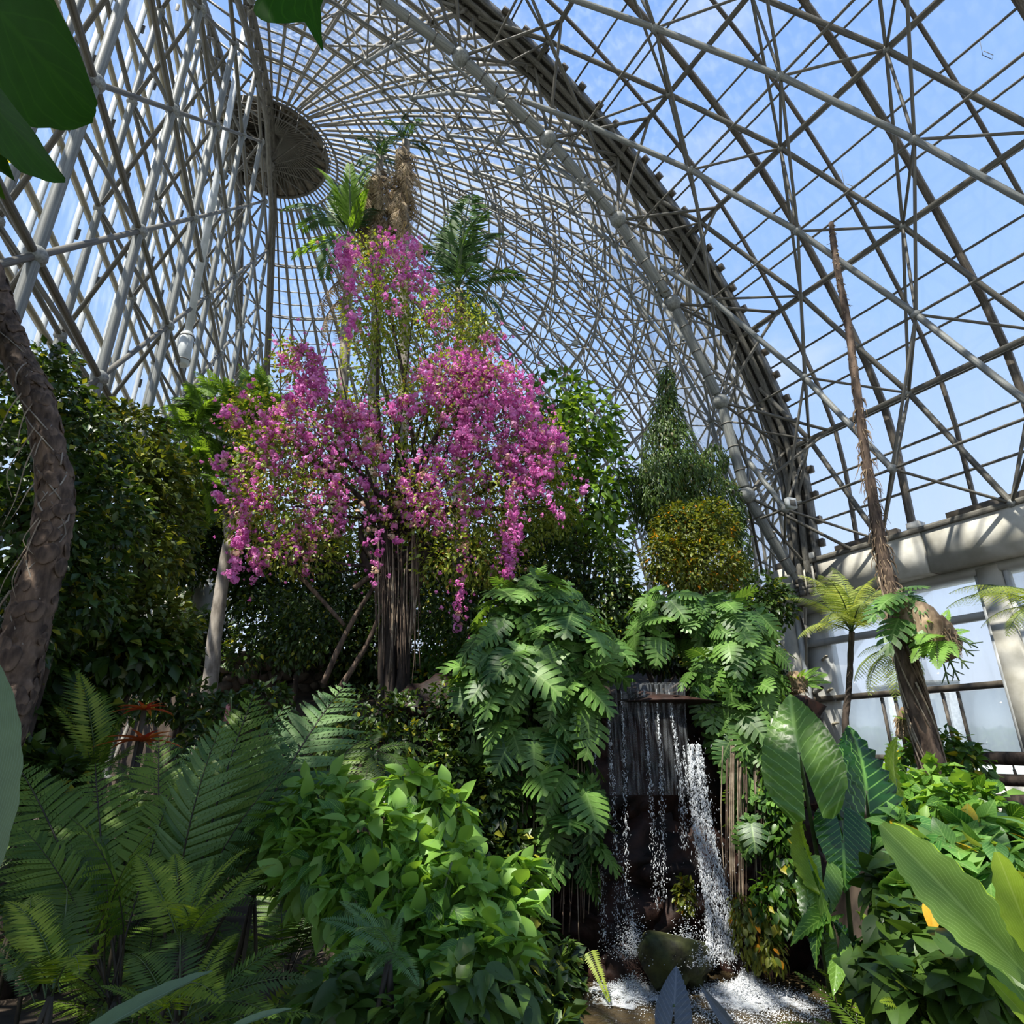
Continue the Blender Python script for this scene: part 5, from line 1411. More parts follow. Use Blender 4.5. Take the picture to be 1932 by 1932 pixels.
# climber on the trunk
root = thing('climbing_philodendron', 'split-leaved climber wrapped round the shaggy trunk under the beam', 'climber', at(1700, 1180, 7.0))
for k, (b, t) in enumerate((((1700, 1120), (1660, 1128)), ((1705, 1110), (1745, 1100)), ((1712, 1140), (1752, 1168)), ((1700, 1160), (1670, 1212)), ((1715, 1120), (1740, 1145)), ((1690, 1130), (1640, 1150)), ((1720, 1150), (1735, 1195)), ((1722, 1190), (1740, 1225)))):
    o, tt = at(*b, 6.95), at(*t, 6.7); place('leaf', MM[k % 2], root, o, basis((tt - o)[None], np.array([(-.2, -.5, .8)]))[0], np.linalg.norm(tt - o) * np.array((.62, 1, 1)))
    limb(root, [at(1702, 1165, 7.0), (at(1702, 1165, 7) + o) / 2 + (0, 0, .03), o], .007, .005, M_STEM, 'stalk', 5, 6)
# tree ferns
TFm = [frond_mesh('frond', LM_TFERN, M_STEM, 26, .20, .0085, 1.3, .12, .35, .4, 13, 'fern', .010, .05, 150 + k) for k in range(3)]
TFw = [frond_mesh('frond', LM_TFERN, M_STEM, 24, .22, .0085, 1.3, .1, .3, .5, 13, 'fern', .010, .05, 155 + k) for k in range(2)]
def treefern(label, base_px, crown_px, Y, tips, r, fm):
    b = ground(at(*base_px, Y)); c = at(*crown_px, Y)
    root = thing('tree_fern', label, 'fern', b)
    limb(root, [b, at(*base_px, Y), (at(*base_px, Y) + c) / 2, c], r * 1.2, r, M_BARKD, 'trunk', 10, 30, .12)
    for k, (x, y, dy) in enumerate(tips): put_frond(root, fm[k % len(fm)], c, at(x, y, Y + dy), (0, -.15, 1), .1 * (-1) ** k)
    return root
treefern('slim dark-trunked tree fern with pale yellow fronds in front of the windows', (1597, 1400), (1607, 1192), 8.6, [(1505, 1085, .4), (1480, 1130, 0), (1505, 1205, -.3), (1545, 1085, -.6), (1640, 1105, .6), (1700, 1112, .3), (1735, 1150, 0), (1690, 1175, -.7), (1530, 1110, .9), (1660, 1085, -.3), (1570, 1070, .3), (1630, 1180, .9), (1560, 1180, -.9), (1640, 1150, -1.1), (1590, 1110, 1.0)], .036, TFm)
treefern('tree fern with drooping silvery fronds behind the shaggy trunk', (1725, 1420), (1706, 1225), 8.2, [(1618, 1240, 0), (1612, 1285, -.2), (1640, 1312, -.4), (1690, 1322, -.5), (1740, 1290, .3), (1660, 1200, .2)], .05, TFw)
treefern('tree fern whose yellow-green fronds reach in from the right edge', (2010, 1420), (1990, 1150), 7.2, [(1785, 1148, .2), (1830, 1128, -.2), (1850, 1185, .3), (1900, 1200, -.3), (1880, 1110, .4), (1790, 1120, .8)], .06, TFm)
# epiphytes: ball with green fronds and antler fronds, small pots of fern
EF = [frond_mesh('frond', LM_LIME, M_STEM, 16, .20, .085, .8, .1, .3, .2, 0, 'fern', .012, .05, 160 + k) for k in range(2)]
def epiphyte(label, px, Y, r_px, fr, antler=()):
    c = at(*px, Y); r = r_px * mpp(c)
    root = thing('epiphyte', label, 'epiphyte', c)
    MB().add(boulder(c, r, int(px[0]), (1, .9, 1.1), True), None, ICO3[2]).build('root_ball', M_FIBRE, root)
    shag(root, np.array([c + (0, 0, q * r * .3) for q in range(-2, 3)]), np.full(5, r * .95), 170, 0, 5, r * .8, M_FIBRE, int(px[1]))
    for k, (x, y, dy) in enumerate(fr): put_frond(root, EF[k % 2], c, at(x, y, Y + dy), (0, -.6, 1), .2)
    for k, (x, y) in enumerate(antler):
        e = at(x, y, Y - .2); mid = (c + e) / 2 + (0, 0, .05)
        limb(root, [c, mid, e], .012, .008, M_STEM, 'antler_frond', 5, 8)
        for s in (-1, 1): limb(root, [mid * .4 + e * .6, e + (s * .07, 0, .03 + .03 * s)], .010, .004, M_STEM, 'antler_frond', 5, 6)
epiphyte('staghorn fern on a brown root ball fixed to the shaggy trunk', (1768, 1205), 6.9, 31, [(1750, 1170, -.2), (1790, 1150, 0), (1830, 1190, 0), (1808, 1240, -.4), (1770, 1262, -.5), (1735, 1215, -.5), (1720, 1250, -.2), (1840, 1215, .2)],
         [(1838, 1238), (1828, 1262), (1810, 1285), (1845, 1222), (1790, 1290), (1800, 1262)])
epiphyte('small fern in a brown clump fixed to the pale end column', (1505, 1292), 9.2, 15, [(1548, 1258, -.2), (1568, 1288, 0), (1552, 1300, -.2), (1520, 1262, -.3), (1490, 1275, -.2), (1562, 1272, .2)])
epiphyte('brown epiphyte clump on the dark trunk behind the elephant ears', (1712, 1366), 7.6, 20, [(1685, 1352, -.2), (1700, 1340, -.1), (1738, 1345, 0)])

# elephant ears
T_ALO = arrow(30, 8, .78, .46, .16, .22, .030, 6.0); T_ALN = arrow(26, 7, .78, .40, .5, .25, .03, 6.0); T_HEART = arrow(14, 4, .34, .50, .16, .2, .01, 5.0, .10)
def ear(root, mat, att, tip, Y, dY, wfac=1.0, nrm=(-.25, -.8, .45), tp=T_ALO, base=None, name='leaf', pr=.018, sm=None):
    o, tt = at(*att, Y), at(*tip, Y + dY)
    s = np.linalg.norm(tt - o)
    R = basis((tt - o)[None], np.array([nrm], float))[0]
    place(name, tpl_mesh(name, tp, mat), root, o, R, (s * wfac, s, s))
    if base is not None:
        b = np.asarray(base); limb(root, [b, b * .45 + o * .55 + (0, .05, .05), o], pr * 1.4, pr * .6, sm or M_STEM, 'leaf_stalk', 8, 16, 0)
be = at(1625, 1870, 4.7); be = ground(be)
root = thing('elephant_ear', 'tall elephant ear plant with huge arrow-shaped leaves beside the pool', 'elephant ear', be)
for k, (m, a, t, Y, dY, w, n_, tp) in enumerate((
        (LM_ALO, (1508, 1420), (1482, 1292), 4.5, .25, 1.05, (-.5, -.7, .5), T_ALO), (LM_ALOD, (1634, 1492), (1623, 1352), 4.7, .3, 1.0, (.25, -.9, .25), T_ALO),
        (LM_ALOD, (1590, 1585), (1598, 1680), 4.4, -.1, 1.25, (-.1, -.8, .5), T_ALO), (LM_NESTY, (1690, 1470), (1672, 1392), 5.0, .2, 1.1, (-.3, .8, .5), T_ALO),
        (LM_NESTY, (1520, 1600), (1495, 1512), 4.4, .25, .55, (-.9, -.3, .2), T_ALN), (LM_ALO, (1535, 1690), (1510, 1600), 4.3, .2, .7, (-.7, -.6, .3), T_ALN), (LM_ALO, (1552, 1672), (1546, 1752), 4.3, -.1, 1.0, (-.1, -.9, .3), T_ALO),
        (LM_ALO, (1580, 1800), (1576, 1868), 4.2, -.15, .75, (-.2, -.9, .3), T_ALO), (LM_LIME, (1545, 1738), (1492, 1768), 4.2, -.1, .7, (-.1, -.5, .8), T_ALN), (LM_LIME, (1545, 1740), (1532, 1812), 4.2, -.15, .6, (-.6, -.6, .3), T_ALN),
        (LM_ALOD, (1600, 1770), (1570, 1720), 4.5, .15, .8, (.2, -.9, .3), T_ALO), (LM_ALO, (1655, 1790), (1690, 1850), 4.4, -.2, .7, (.2, -.8, .5), T_ALN), (LM_NESTY, (1640, 1760), (1668, 1820), 4.3, -.1, .5, (.5, -.8, .3), T_ALN))):
    ear(root, m, a, t, Y, dY, w, n_, tp, be + np.array((.12 * math.sin(k * 2.1), .1 * math.cos(k * 1.7), 0)))
for k in range(9):
    limb(root, [be + (.2 * math.sin(k * 2.4), .12 * math.cos(k * 3.1), 0), be + (.22 * math.sin(k * 2.4), .12 * math.cos(k * 3.1), .3), be + (.30 * math.sin(k * 2.4), .12 * math.cos(k * 3.1), .55)], .022, .012, M_ROOT, 'old_stalk', 7, 8, 0)
# strap-leaved nest plant at the right edge
T_STRAP = blade(lambda t: 0.105 * (math.sin(math.pi * min(1, t * .93 + .06)) ** .55) * (.35 + .65 * smooth(t * 2.2)), 30, 4, .35, .12, .006, 7, edge_w=.07)
bn = at(2060, 2080, 2.5); bn = ground(bn)
root = thing('nest_fern', 'big glossy strap-shaped light green fronds fanning in from the lower right corner', 'fern', bn)
for m, b, t, Y0, Y1, n_, w in ((LM_NEST, (1985, 1890), (1667, 1552), 2.5, 2.7, (-.6, -.6, .6), 1.5), (LM_NESTY, (1990, 1850), (1708, 1530), 2.6, 3.0, (.5, -.7, .5), 1.15), (LM_NESTY, (1975, 1850), (1884, 1612), 2.4, 2.4, (-.5, -.8, .3), 1.5),
                            (LM_NEST, (1990, 1960), (1800, 1700), 2.6, 2.9, (-.2, -.6, .8), 1.0), (LM_NESTY, (2000, 1990), (1860, 1830), 2.5, 2.7, (-.4, -.7, .6), .9)):
    o, tt = at(*b, Y0), at(*t, Y1); s = np.linalg.norm(tt - o)
    place('frond', tpl_mesh('frond', T_STRAP, m), root, o, basis((tt - o)[None], np.array([n_], float))[0], (s * w, s, s))
    limb(root, [bn, bn * .5 + o * .5, o], .02, .012, M_STEM, 'leaf_stalk', 6, 8, 0)

def leafy(name, label, cat, blobs, base, n, size, mat, seed, tp, n_ind, lo_tp=T_OV2, droop=.6, **kw):
    g = np.random.default_rng(seed)
    bs = [blob(*b) for b in blobs]
    root = thing(name, label, cat, base)
    for c, r in bs:
        for q in range(3): limb(root, [base + g.uniform(-.06, .06, 3) * (1, 1, 0), (base + c) / 2 + g.normal(size=3) * .05, c + g.normal(size=3) * r * .4], .012, .005, kw.get('stem', M_STEM), 'stem', 5, 9, 0)
    crown(root, bs, n, size, mat, seed, lo_tp, tp, n_ind, droop=droop, lo=kw.get('lo', .45), outw=.7, upw=.8, spread=.8)
    return root
T_HEARTL = arrow(7, 2, .30, .46, .16, .25, .0, 5.0, .10)
leafy('philodendron', 'sunlit heart-leaved undergrowth behind the strap fronds at the right', 'philodendron', [(1790, 1640, 90, 50, 4.2), (1860, 1590, 70, 50, 4.6), (1720, 1600, 50, 60, 4.6), (1900, 1660, 60, 60, 4.0), (1750, 1700, 70, 50, 3.8)], ground(at(1800, 1800, 4.2)), 620, .15, LM_PHIL, 171, T_HEARTL, 300, T_HEARTL)
leafy('philodendron', 'dark grey-green philodendron mound right of the elephant ear stalks', 'philodendron', [(1690, 1690, 50, 60, 4.0), (1720, 1780, 80, 70, 3.6), (1800, 1800, 80, 70, 3.3), (1680, 1850, 70, 70, 3.6), (1860, 1860, 80, 70, 3.0), (1760, 1890, 100, 60, 3.2)], ground(at(1760, 1960, 3.5)), 900, .11, LM_SHADE, 172, T_HEARTL, 260, T_HEARTL)
leafy('garden_shrub', 'lime-green shrub with pointed leaves at the foot of the shaggy trunk', 'shrub', [(1740, 1520, 50, 50, 6.0), (1800, 1530, 50, 50, 5.6), (1690, 1500, 40, 50, 6.2), (1850, 1530, 60, 40, 5.6), (1780, 1470, 40, 30, 6.4), (1880, 1560, 40, 50, 5.2)], ground(at(1770, 1590, 6)), 800, .15, LM_LIME, 173, T_OV, 280)
leafy('garden_shrub', 'small dark shrub under the staghorn trunk by the log rails', 'shrub', [(1790, 1420, 50, 40, 7.6), (1830, 1450, 40, 40, 7.4), (1720, 1440, 40, 40, 7.6)], ground(at(1790, 1500, 7.6)), 500, .12, LM_MID, 174, T_OV, 160)
root = thing('dead_leaf', 'single yellow-orange dying leaf hanging in the philodendron', 'leaf', at(1760, 1710, 3.3))
ear(root, leafmat('dying_leaf', lin(196, 140, 24), lin(214, 160, 40), .5, .3), (1757, 1715), (1762, 1760), 3.3, -.05, .8, (-.2, -.9, .3), T_HEARTL, None)
GF = [frond_mesh('frond', LM_FERNY, M_STEM, 22, .20, .045, .9, .1, .3, .2, 0, 'fern', .007, .06, 180 + k) for k in range(2)]
root = thing('small_fern', 'small yellow-green ferns at the bottom edge below the elephant ears', 'fern', ground(at(1740, 1930, 3.3)))
for k, (x, y) in enumerate(((1690, 1850), (1720, 1840), (1760, 1860), (1810, 1830), (1790, 1790), (1840, 1880), (1660, 1890), (1780, 1900))): put_frond(root, GF[k % 2], at(1745 + 8 * (k % 3), 1935, 3.2), at(x, y, 3.1 + .1 * (k % 3)), (0, -.5, 1))

# near leaves at the bottom, shade put into their grey colour
root = thing('shaded_leaf', 'heart-shaped leaf in painted shade grey close to the lens over the splash pool', 'leaf', at(1268, 1990, 1.7))
ear(root, LM_GREY, (1272, 1900), (1278, 1815), 1.7, .05, .95, (-.1, -.9, .3), T_ALO, at(1268, 1990, 1.7), pr=.006)
root = thing('shaded_leaf', 'thin pale blade crossing the pool at the bottom edge', 'leaf', at(1400, 1975, 1.8))
o, tt = at(1400, 1965, 1.8), at(1318, 1856, 1.85)
place('blade', tpl_mesh('blade', blade(lance, 12, 2, .2, .1), LM_GREY), root, o, basis((tt - o)[None], np.array([(-.5, -.6, .5)]))[0], (np.linalg.norm(tt - o) * .6,) * 1 + (np.linalg.norm(tt - o),) * 2)

# ================================================================ LEFT FOREGROUND
T_PAD = blade(lambda t: 0.15 * math.sin(math.pi * min(1, t * .94 + .05) ** .9) ** .7, 22, 4, .25, .15, .004, 6, edge_w=.02)
root = thing('strap_leaf_plant', 'pale grey-green broad leaf at the left edge with two blade tips at the bottom', 'plant', ground(at(-160, 1990, 1.4)))
rb = np.array(root.location)
for b, t, Y0, Y1, n_, w in (((-76, 1730), (-50, 1215), 1.3, 1.35, (.3, -.9, .1), 1.15), ((90, 2010), (390, 1798), 1.35, 1.5, (-.3, -.5, .8), .62), ((420, 1950), (548, 1887), 1.5, 1.55, (-.2, -.5, .8), .5)):
    o, tt = at(*b, Y0), at(*t, Y1); s = np.linalg.norm(tt - o)
    place('leaf', tpl_mesh('leaf', T_PAD, LM_PALE), root, o, basis((tt - o)[None], np.array([n_], float))[0], (s * w, s, s))
    limb(root, [rb, rb * .5 + o * .5 + (0, 0, -.1), o], .012, .006, M_STEM, 'leaf_stalk', 6, 8, 0)

# lime shrub in the middle foreground
leafy('foreground_shrub', 'bushy lime-green shrub with broad pointed leaves in the centre foreground', 'shrub',
      [(620, 1500, 60, 40, 3.9), (560, 1560, 60, 50, 3.8), (660, 1570, 70, 50, 3.7), (770, 1500, 50, 50, 3.8), (840, 1540, 50, 50, 3.7), (720, 1600, 90, 60, 3.5), (830, 1640, 80, 60, 3.4), (600, 1640, 70, 60, 3.6), (700, 1700, 110, 60, 3.3), (850, 1720, 80, 70, 3.2), (940, 1740, 60, 80, 3.3), (980, 1660, 30, 40, 3.4), (760, 1800, 120, 70, 3.1), (890, 1840, 110, 80, 3.0), (700, 1880, 120, 60, 3.0)],
      ground(at(790, 1990, 3.5)), 2100, .11, LM_LIME, 190, T_SHRUB, 300, lo_tp=T_OV, droop=.45, lo=.6)
leafy('foreground_shrub', 'darker glossy-leaved stems low in front of the lime shrub', 'shrub', [(880, 1880, 70, 60, 2.7), (800, 1930, 90, 50, 2.6), (960, 1900, 50, 60, 2.8), (640, 1900, 60, 60, 2.8)], ground(at(830, 2050, 2.9)), 420, .105, LM_SHADE, 191, T_SHRUB, 200)

# ferns
FB1 = [frond_mesh('frond', m, M_STEMD, 24, .22, .0092, b, .30, .35, .25, 14, 'fern', .006, .10, 200 + k) for k, (m, b) in enumerate(((LM_FERN, .7), (LM_FERN, .95), (LM_FERNB, .7), (LM_FERND, .9)))]
FP = [frond_mesh('frond', m, M_STEM, 30, .17, .028, b, .12, .3, .15, 0, 'fern', .006, .05, 210 + k) for k, (m, b) in enumerate(((LM_FERN, .7), (LM_FERNY, 1.0), (LM_FERND, 1.1), (LM_FERNB, .9)))]
def fern(label, base_px, Y, tips, fms, lift=0, up=(0, -.35, 1), cat='fern', name='fern'):
    b = at(*base_px, Y); gb = ground(b)
    root = thing(name, label, cat, gb)
    g = np.random.default_rng(int(base_px[0] * 7 + base_px[1]))
    if b[2] - gb[2] > .12:
        for q in range(4):
            o_ = np.array((.10 * math.sin(q * 2.1 + Y), .08 * math.cos(q * 2.7), 0))
            limb(root, [gb + o_, gb * .5 + b * .5 + o_ * .7, b], .014, .010, M_STEMD, 'stalk', 6, 10)
    for k, t in enumerate(tips):
        put_frond(root, fms[k % len(fms)], b + g.uniform(-.03, .03, 3), at(t[0], t[1], Y + (t[2] if len(t) > 2 else g.uniform(-.7, .5))), up, g.uniform(-.3, .3))
    return root
fern('large lacy fern with dark stalks arching up to the right', (330, 1880), 3.9, [(655, 1288, .8), (700, 1380, .6), (600, 1340, .9), (540, 1330, .3), (480, 1310, .2), (420, 1360, -.1), (640, 1460, .2), (690, 1450, .9), (380, 1400, .5), (560, 1430, -.2), (300, 1390, .3)], (FB1[2], FB1[0], FB1[2]))
fern('large lacy fern with dark stalks arching to the left', (215, 1890), 3.6, [(30, 1440, .2), (90, 1480, .3), (180, 1440, .5), (40, 1560, -.1), (250, 1460, .7), (130, 1540, -.3), (330, 1480, .4), (-20, 1620, .0), (290, 1560, -.3)], (FB1[0], FB1[3], FB1[1]))
fern('upright fern with a sun patch put into yellow-green fronds beside the leaning trunk', (178, 1470), 5.6, [(84, 1246, .2), (118, 1240, 0), (150, 1270, -.1), (190, 1300, .3), (250, 1330, .1), (100, 1330, -.2), (215, 1380, -.3), (250, 1420, .2), (60, 1300, .4), (275, 1400, .0)], (FP[0], FP[0], FP[1]))  # every third frond yellow-green, coloured in as the sun patch
fern('arching yellow-green fern in front of the paved path', (350, 1780), 3.0, [(258, 1612, .2), (270, 1670, -.2), (330, 1610, .3), (400, 1620, .2), (470, 1600, .1), (500, 1660, 0), (300, 1720, -.4), (450, 1700, -.4), (520, 1630, .4)], (FP[1], FP[0]))
fern('yellow-green fern at the bottom left corner', (95, 1880), 2.5, [(10, 1700, .1), (-30, 1780, 0), (60, 1690, .3), (140, 1700, .3), (200, 1760, .1), (20, 1850, -.4), (150, 1840, -.4), (120, 1680, .5)], (FP[1], FP[2]))
fern('broad green fern filling the bottom edge left of the shrub', (330, 1930), 2.4, [(560, 1770, .2), (590, 1850, .1), (450, 1760, .3), (190, 1860, -.1), (240, 1800, .2), (420, 1890, -.4), (520, 1920, -.3), (340, 1760, .4), (250, 1920, -.4), (610, 1920, .1)], (FP[0], FP[2], FP[1]))
fern('blue-grey fern fronds lying against the lime shrub', (735, 1800), 2.7, [(605, 1735, .0), (640, 1700, .1), (628, 1815, -.2), (690, 1850, -.2), (760, 1720, .1), (790, 1860, -.2), (670, 1760, -.3)], (FP[3],))
fern('shaded dark fern cascading down the bank behind the shrub', (700, 1420), 5.5, [(600, 1400, -.2), (640, 1470, -.4), (690, 1520, -.5), (740, 1510, -.4), (780, 1470, -.2), (560, 1440, .1), (720, 1380, .2), (810, 1420, .1)], (FB1[3], FP[2]))
fern('dull green fern with fronds over the path edge at mid left', (480, 1680), 4.2, [(560, 1560, .2), (600, 1600, .1), (640, 1660, 0), (430, 1560, .2), (520, 1540, .4), (580, 1690, -.3), (420, 1640, -.2), (620, 1720, -.3)], (FP[0], FB1[0]))
fern('dark fern below the bromeliads', (260, 1520), 4.8, [(180, 1500, .1), (340, 1440, .2), (380, 1500, .1), (300, 1420, .3), (210, 1440, .2), (150, 1560, -.2), (370, 1560, -.2), (420, 1470, .4)], (FP[2], FB1[3]))
fern('dark fern at the far left below the pale leaf', (60, 1640), 4.0, [(0, 1530, .1), (110, 1540, .2), (150, 1620, 0), (-40, 1600, .1), (70, 1500, .3), (130, 1680, -.3), (20, 1690, -.3)], (FP[2], FB1[3]))
tree('filler_shrub', 'dark low undergrowth between the ferns and the slim grey trunk', 'shrub', [(330, 1320, 70, 40, 8.4), (420, 1350, 60, 40, 8.2), (500, 1330, 50, 40, 8.6), (250, 1310, 60, 40, 8.0), (400, 1410, 70, 40, 7.2)], ground(at(380, 1420, 8)), 2000, .11, LM_DARK, 221, 150, r0=.02)
tree('filler_shrub', 'shadowy green undergrowth on the far side of the paved path', 'shrub', [(150, 1600, 90, 50, 5.6), (280, 1620, 60, 40, 6.4), (80, 1690, 70, 40, 5.0), (430, 1540, 60, 40, 6.6), (560, 1480, 60, 40, 6.6), (640, 1400, 60, 40, 7.4)], ground(at(200, 1700, 6)), 1900, .10, LM_DARK, 222, 150, r0=.02)
NP = [blade(lambda t: .12 * math.sin(math.pi * min(1, t * .93 + .06)) ** .6, 12, 2, .3, .2, .004, 5, edge_w=.08)]
root = thing('nest_fern', 'pale broad-fronded fern low at the left between the fern stalks', 'fern', ground(at(30, 1780, 3.6)))
for t in ((52, 1690), (105, 1690), (130, 1700), (20, 1670), (140, 1730)):
    o, tt = at(30, 1780, 3.6), at(*t, 3.6); place('frond', tpl_mesh('frond', NP[0], LM_FERN), root, o, basis((tt - o)[None], np.array([(0, -.7, .7)]))[0], (np.linalg.norm(tt - o) * 1.4,) + (np.linalg.norm(tt - o),) * 2)
# more ferns in rosettes over the bank
def rosette(label, px, Y, n, ln, fms, seed, e0=.5):
    g = np.random.default_rng(seed); c = at(*px, Y); c = ground(c) + (0, 0, .06); root = thing('fern', label, 'fern', c)
    for k in range(n):
        a = 2.4 * k + g.uniform(-.3, .3); e = g.uniform(e0 - .25, e0 + .35); d = np.array((math.cos(a) * math.cos(e), math.sin(a) * math.cos(e), math.sin(e)))
        put_frond(root, fms[k % len(fms)], c, c + d * ln * g.uniform(.75, 1.15), (0, 0, 1), g.uniform(-.3, .3))
for lab, px, Y, n, ln, fm, sd in (('rosette of yellow-green fern at the bottom edge under the pale blade tip', (170, 1990), 2.9, 14, .75, (FP[1], FP[0]), 401), ('rosette of green fern between the bottom corner fern and the lacy ferns', (60, 1960), 3.4, 13, .8, (FP[0], FP[2]), 402),
        ('rosette of green fern on the near side of the path', (430, 1880), 3.7, 14, .8, (FP[0], FP[1]), 403), ('dark rosette of fern left of the lime shrub stems', (560, 1900), 3.4, 13, .75, (FP[2], FP[0]), 404),
        ('lacy rosette on the path edge under the big lacy ferns', (270, 1800), 4.6, 12, .9, (FB1[0], FB1[1]), 405), ('lacy rosette on the far path edge', (120, 1720), 5.6, 12, 1.0, (FB1[1], FB1[3]), 406),
        ('lacy rosette beside the bend of the path', (560, 1640), 5.6, 12, 1.0, (FB1[0], FB1[3]), 407), ('green rosette on the bank behind the path bend', (360, 1560), 7.6, 14, 1.1, (FP[0], FP[2]), 408),
        ('green rosette of fern under the bromeliads', (290, 1470), 5.6, 14, .8, (FP[0], FP[2]), 420), ('green rosette of fern beside the foot of the leaning trunk', (150, 1440), 6.2, 14, .9, (FP[2], FP[0]), 421), ('lacy rosette of fern behind the bromeliads', (330, 1400), 7.2, 12, 1.1, (FB1[0], FB1[1]), 422),
        ('low rosette of fern in front of the stone wall', (500, 1400), 9.5, 14, 1.2, (FP[0], FB1[1]), 409), ('bright rosette of fern at the foot of the elephant ears', (1690, 1900), 3.9, 12, .6, (FP[1], FP[0]), 410),
        ('rosette of fern in the shade below the strap fronds', (1850, 1960), 2.9, 12, .55, (FP[0], FP[2]), 411)):
    rosette(lab, px, Y, n, ln, fm, sd)
# bromeliads and a pink flower
T_BR = blade(lambda t: .11 * (1 - t) ** .6 + .004, 6, 1, .5, .35)
for lab, px, r in (('orange-red bromeliad rosette, upper of two among the ferns', (272, 1340), 30), ('red bromeliad with drooping leaves, lower of two among the ferns', (268, 1400), 42)):
    c = at(*px, 5.2); root = thing('bromeliad', lab, 'bromeliad', ground(c)); me = tpl_mesh('leaf', T_BR, LM_RED); r *= 1.35
    limb(root, [ground(c), c], .025, .02, M_STEMD, 'stem', 6, 4)
    for k in range(14):
        a = k * 2.4; e = .2 + .5 * (k % 3) / 2
        d = np.array((math.cos(a) * math.cos(e), math.sin(a) * math.cos(e), math.sin(e))); place('leaf', me, root, c, basis(d[None], np.array([(0, 0, 1.0)]))[0], r * mpp(c) * (1.35 - .2 * (k % 3)))
c = at(431, 1335, 7.2); root = thing('ginger_flower', 'single drooping pale pink flower head above the ferns', 'flower', ground(c))
limb(root, [ground(c), at(428, 1420, 7.2), at(436, 1318, 7.2), c], .012, .008, M_STEM, 'stem', 6, 14)
me = tpl_mesh('petal', T_OV, LM_PFLOW)
for k in range(16):
    a = k * 2.4; d = np.array((math.cos(a) * .6, math.sin(a) * .6, -.8)); place('petal', me, root, c + (0, 0, .05 - .012 * k), basis(d[None], np.array([(math.cos(a), math.sin(a), .6)]))[0], .07)

# ================================================================ SMALL FITTINGS
def lamp_can(label, px, Y, r_px, d):
    c = at(*px, Y); r = r_px * mpp(c); d = unit(np.array(d, float)); root = thing('floodlight', label, 'floodlight', c)
    MB().tube([c, c + d * r * .6, c + d * r * 1.8], [r * .55, r * .9, r], 14).build('housing', M_JOINT, root)
    MB().tube([c + d * r * 1.8, c + d * r * 1.84], r * .92, 14).build('lens', M_WHITE, root)
    MB().tube([c - d * r * .2, c - d * r * 1.0 + (0, 0, r)], r * .15, 6).build('bracket', M_DARK, root)
lamp_can('small round floodlight on the dome lattice above the green palm', (984, 316), 11.5, 9, (-.3, -.3, -1))
lamp_can('grey floodlight high on the dome near the twin palm heads', (836, 280), 12.5, 8, (-.4, -.2, -1))
lamp_can('pale floodlight on the dome right of the small round one', (1032, 284), 11.5, 7, (.2, -.3, -1))
lamp_can('little floodlight on the lattice above the broad-leaved tree', (1087, 644), 12.8, 6, (-.2, -.5, -.8))
c = at(1492, 950, 11.0); Rb = np.array([[.95, -.3, 0], [.3, .95, 0], [0, 0, 1]])
root = thing('speaker_box', 'small square white box with a grey grille on the truss beside the arch foot', 'speaker', c)
MB().box(c, (.19, .10, .20), Rb).build('housing', M_WHITE, root, False)
MB().box(c + np.array((.015, -.056, -.01)), (.12, .012, .12), Rb).build('grille', M_DARK, root, False)
MB().tube([c + (.09, .0, .03), c + (.22, .03, .06)], .012, 6).build('bracket', M_TUBE, root)
pd = at(343, 690, 12.5); pu = at(431, 220, 12.5)
root = thing('vent_pipe', 'pale vertical pipe with a fat insulated end, hanging inside the left wall', 'pipe', pd)
ax = unit(pu - pd)
MB().tube([pd + ax * .9, pu + ax * 4], .085, 12).build('pipe', M_WHITE, root)
MB().tube([pd, pd + ax * .04, pd + ax * .86, pd + ax * .92], [.10, .15, .15, .09], 14).build('canister', M_WHITE, root)
for f in (.12, .78): MB().tube([pd + ax * f, pd + ax * (f + .03)], .157, 14).build('band', M_DARK, root)
for lab, px, Y in (('thin loop of wire hanging from the vault near the tall bare trunk tip', (1600, 330), 11.0), ('loop of wire hanging high in the right corner of the vault', (1860, 80), 9.5), ('small wire loop hanging left of the bare trunk tip', (1424, 480), 11.5)):
    a = at(px[0] - 12, px[1] - 8, Y); root = thing('wire_loop', lab, 'wire', a)
    MB().tube([a, at(px[0] - 6, px[1] + 24, Y), at(px[0] + 12, px[1] + 32, Y), at(px[0] + 14, px[1] + 24, Y), at(px[0] - 4, px[1] + 16, Y)], .008, 5).build('wire', M_DARK, root)
# maintenance ladder up the inside of the dome
root = thing('roof_ladder', 'narrow maintenance ladder climbing the dome lattice above the broad-leaved tree', 'ladder', at(1130, 570, 13.5))
La = spline([at(1140, 590, 13.4), at(1050, 470, 13.6), at(950, 400, 14.0), at(830, 350, 14.8)], 60)
for off in (-.16, .16): MB().tube(La + np.array((0, 0, off)), .022, 5).build('rail', M_TUBE2, root)
for k in range(0, 60, 1): MB().tube([La[k] + (0, 0, -.16), La[k] + (0, 0, .16)], .014, 5).build('rung', M_DARK, root)
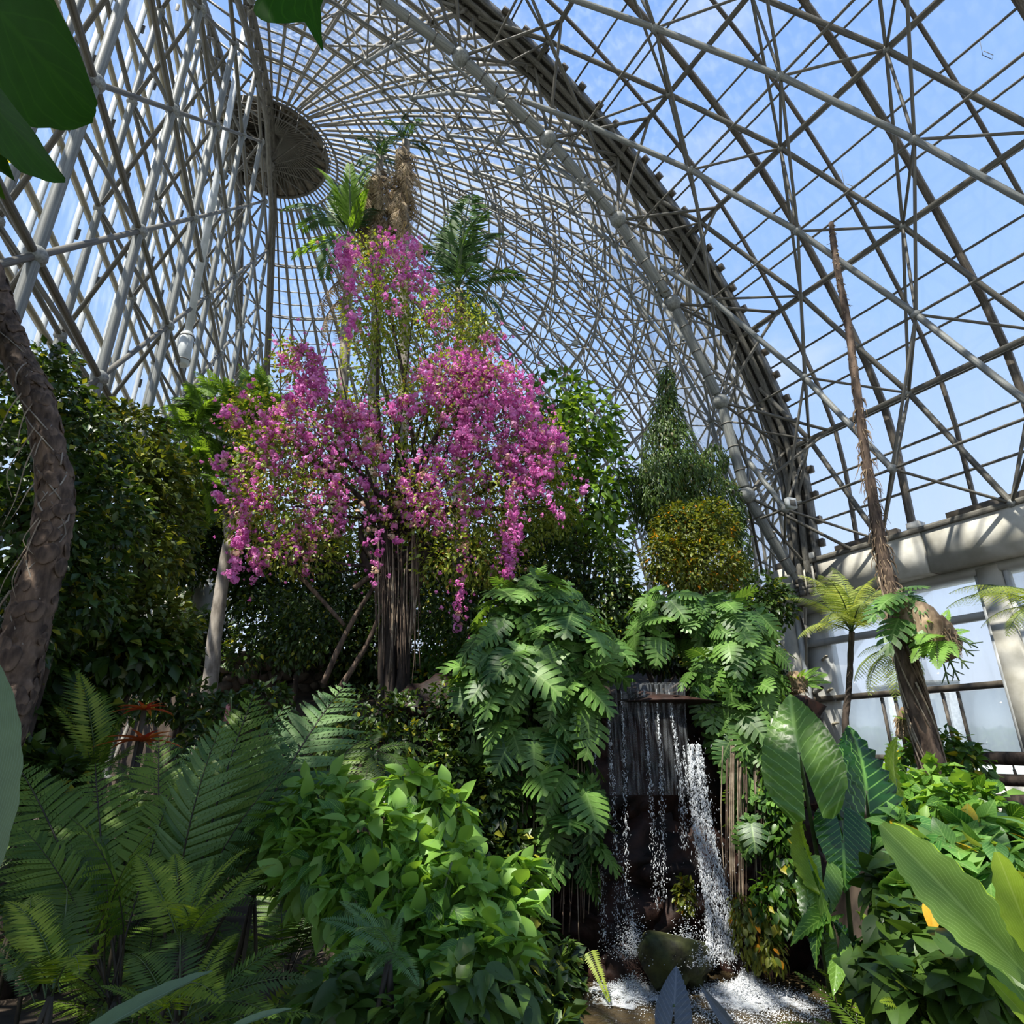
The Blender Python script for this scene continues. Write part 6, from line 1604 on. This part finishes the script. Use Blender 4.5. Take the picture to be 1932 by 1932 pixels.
# log rails and benches by the right wall
root = thing('log_rail', 'stack of dark log rails below the right windows', 'rail', VA(3.0, 11.4, -1.15))
for h, r in ((.0, .10), (-.28, .09), (-.58, .10)):
    p0, p1 = VA(6.2, 11.45, h - .02), VA(-1.5, 11.45, h - .02); Pq = np.linspace(p0, p1, 20) + rng.normal(0, .012, (20, 3))
    MB().tube(Pq, r, 10, True, rough=.06).build('log', M_BARKD, root)
for a_ in (5.9, 4.0, 2.2, .4): MB().tube([VA(a_, 11.4, -1.25), VA(a_, 11.4, .12)], .09, 10, True, rough=.05).build('post', M_BARKD, root)
root = thing('log_bench', 'rough low log bench with small pots in front of the rails', 'bench', VA(2.2, 10.2, -1.15))
for h in (-.62, -.72): MB().tube(np.linspace(VA(3.6, 10.2, h), VA(.6, 10.2, h), 10) + rng.normal(0, .01, (10, 3)), .07, 9, True, rough=.08).build('log', M_BARKD, root)
for a_ in (3.2, 1.0): MB().box(VA(a_, 10.2, -.95), (.14, .18, .5), Rw).build('leg', M_BARKD, root, False)
for k, (lab, a_) in enumerate((('brown pot with a spiky seedling, left one on the log bench', 2.7), ('brown pot with a spiky seedling, right one on the log bench', 1.9))):
    c = VA(a_, 10.2, -.545); root = thing('plant_pot', lab, 'pot', c)
    MB().tube([c, c + (0, 0, .02), c + (0, 0, .16), c + (0, 0, .18)], [.07, .075, .10, .105], 14).build('pot', M_STONE, root)
    for q in range(7):
        d = unit(np.array((math.cos(q * .9) * .5, math.sin(q * .9) * .5, 1))); place('leaf', tpl_mesh('leaf', T_LN2, LM_LIME), root, c + (0, 0, .16), basis(d[None], np.array([(0, -1, .2)]))[0], .3)
# outside: a white building and trees seen through the lower panes
c = at(1772, 1352, 60); root = thing('building', 'white building with grey louvres outside the lower windows', 'building', (c[0], c[1], -1.2))
MB().box((c[0], c[1] + 3, 2.0 + (c[2] - 2.6) * .5), (4.2, 6, 6.8 + (c[2] - 2.6)), None).build('wall', M_WHITE, root, False)
MB().box((c[0], c[1] + 3, 5.6 + (c[2] - 2.6)), (4.8, 6.6, .3), None).build('roof', M_TUBE, root, False)
for k in range(5): MB().box((c[0] - .6, c[1] - .05, c[2] + 1.4 - .45 * k), (.9, .12, .2), None).build('louvre', M_TUBE2, root, False)
for k, x in enumerate((1560, 1640, 1830, 1900)):
    tb = at(x, 1400, 55 + 6 * k); tree('outside_tree', ('pale hazy tree outside, beyond the left window panes', 'second hazy tree outside, behind the dark fern trunk', 'low hazy tree outside right of the white building', 'hazy tree outside at the far right window')[k], 'tree', [(x, 1402, 40, 16, 55 + 6 * k)], np.array((tb[0], tb[1], -1.2)), 900, .9, LM_FEATH, 240 + k, 0, r0=.2)
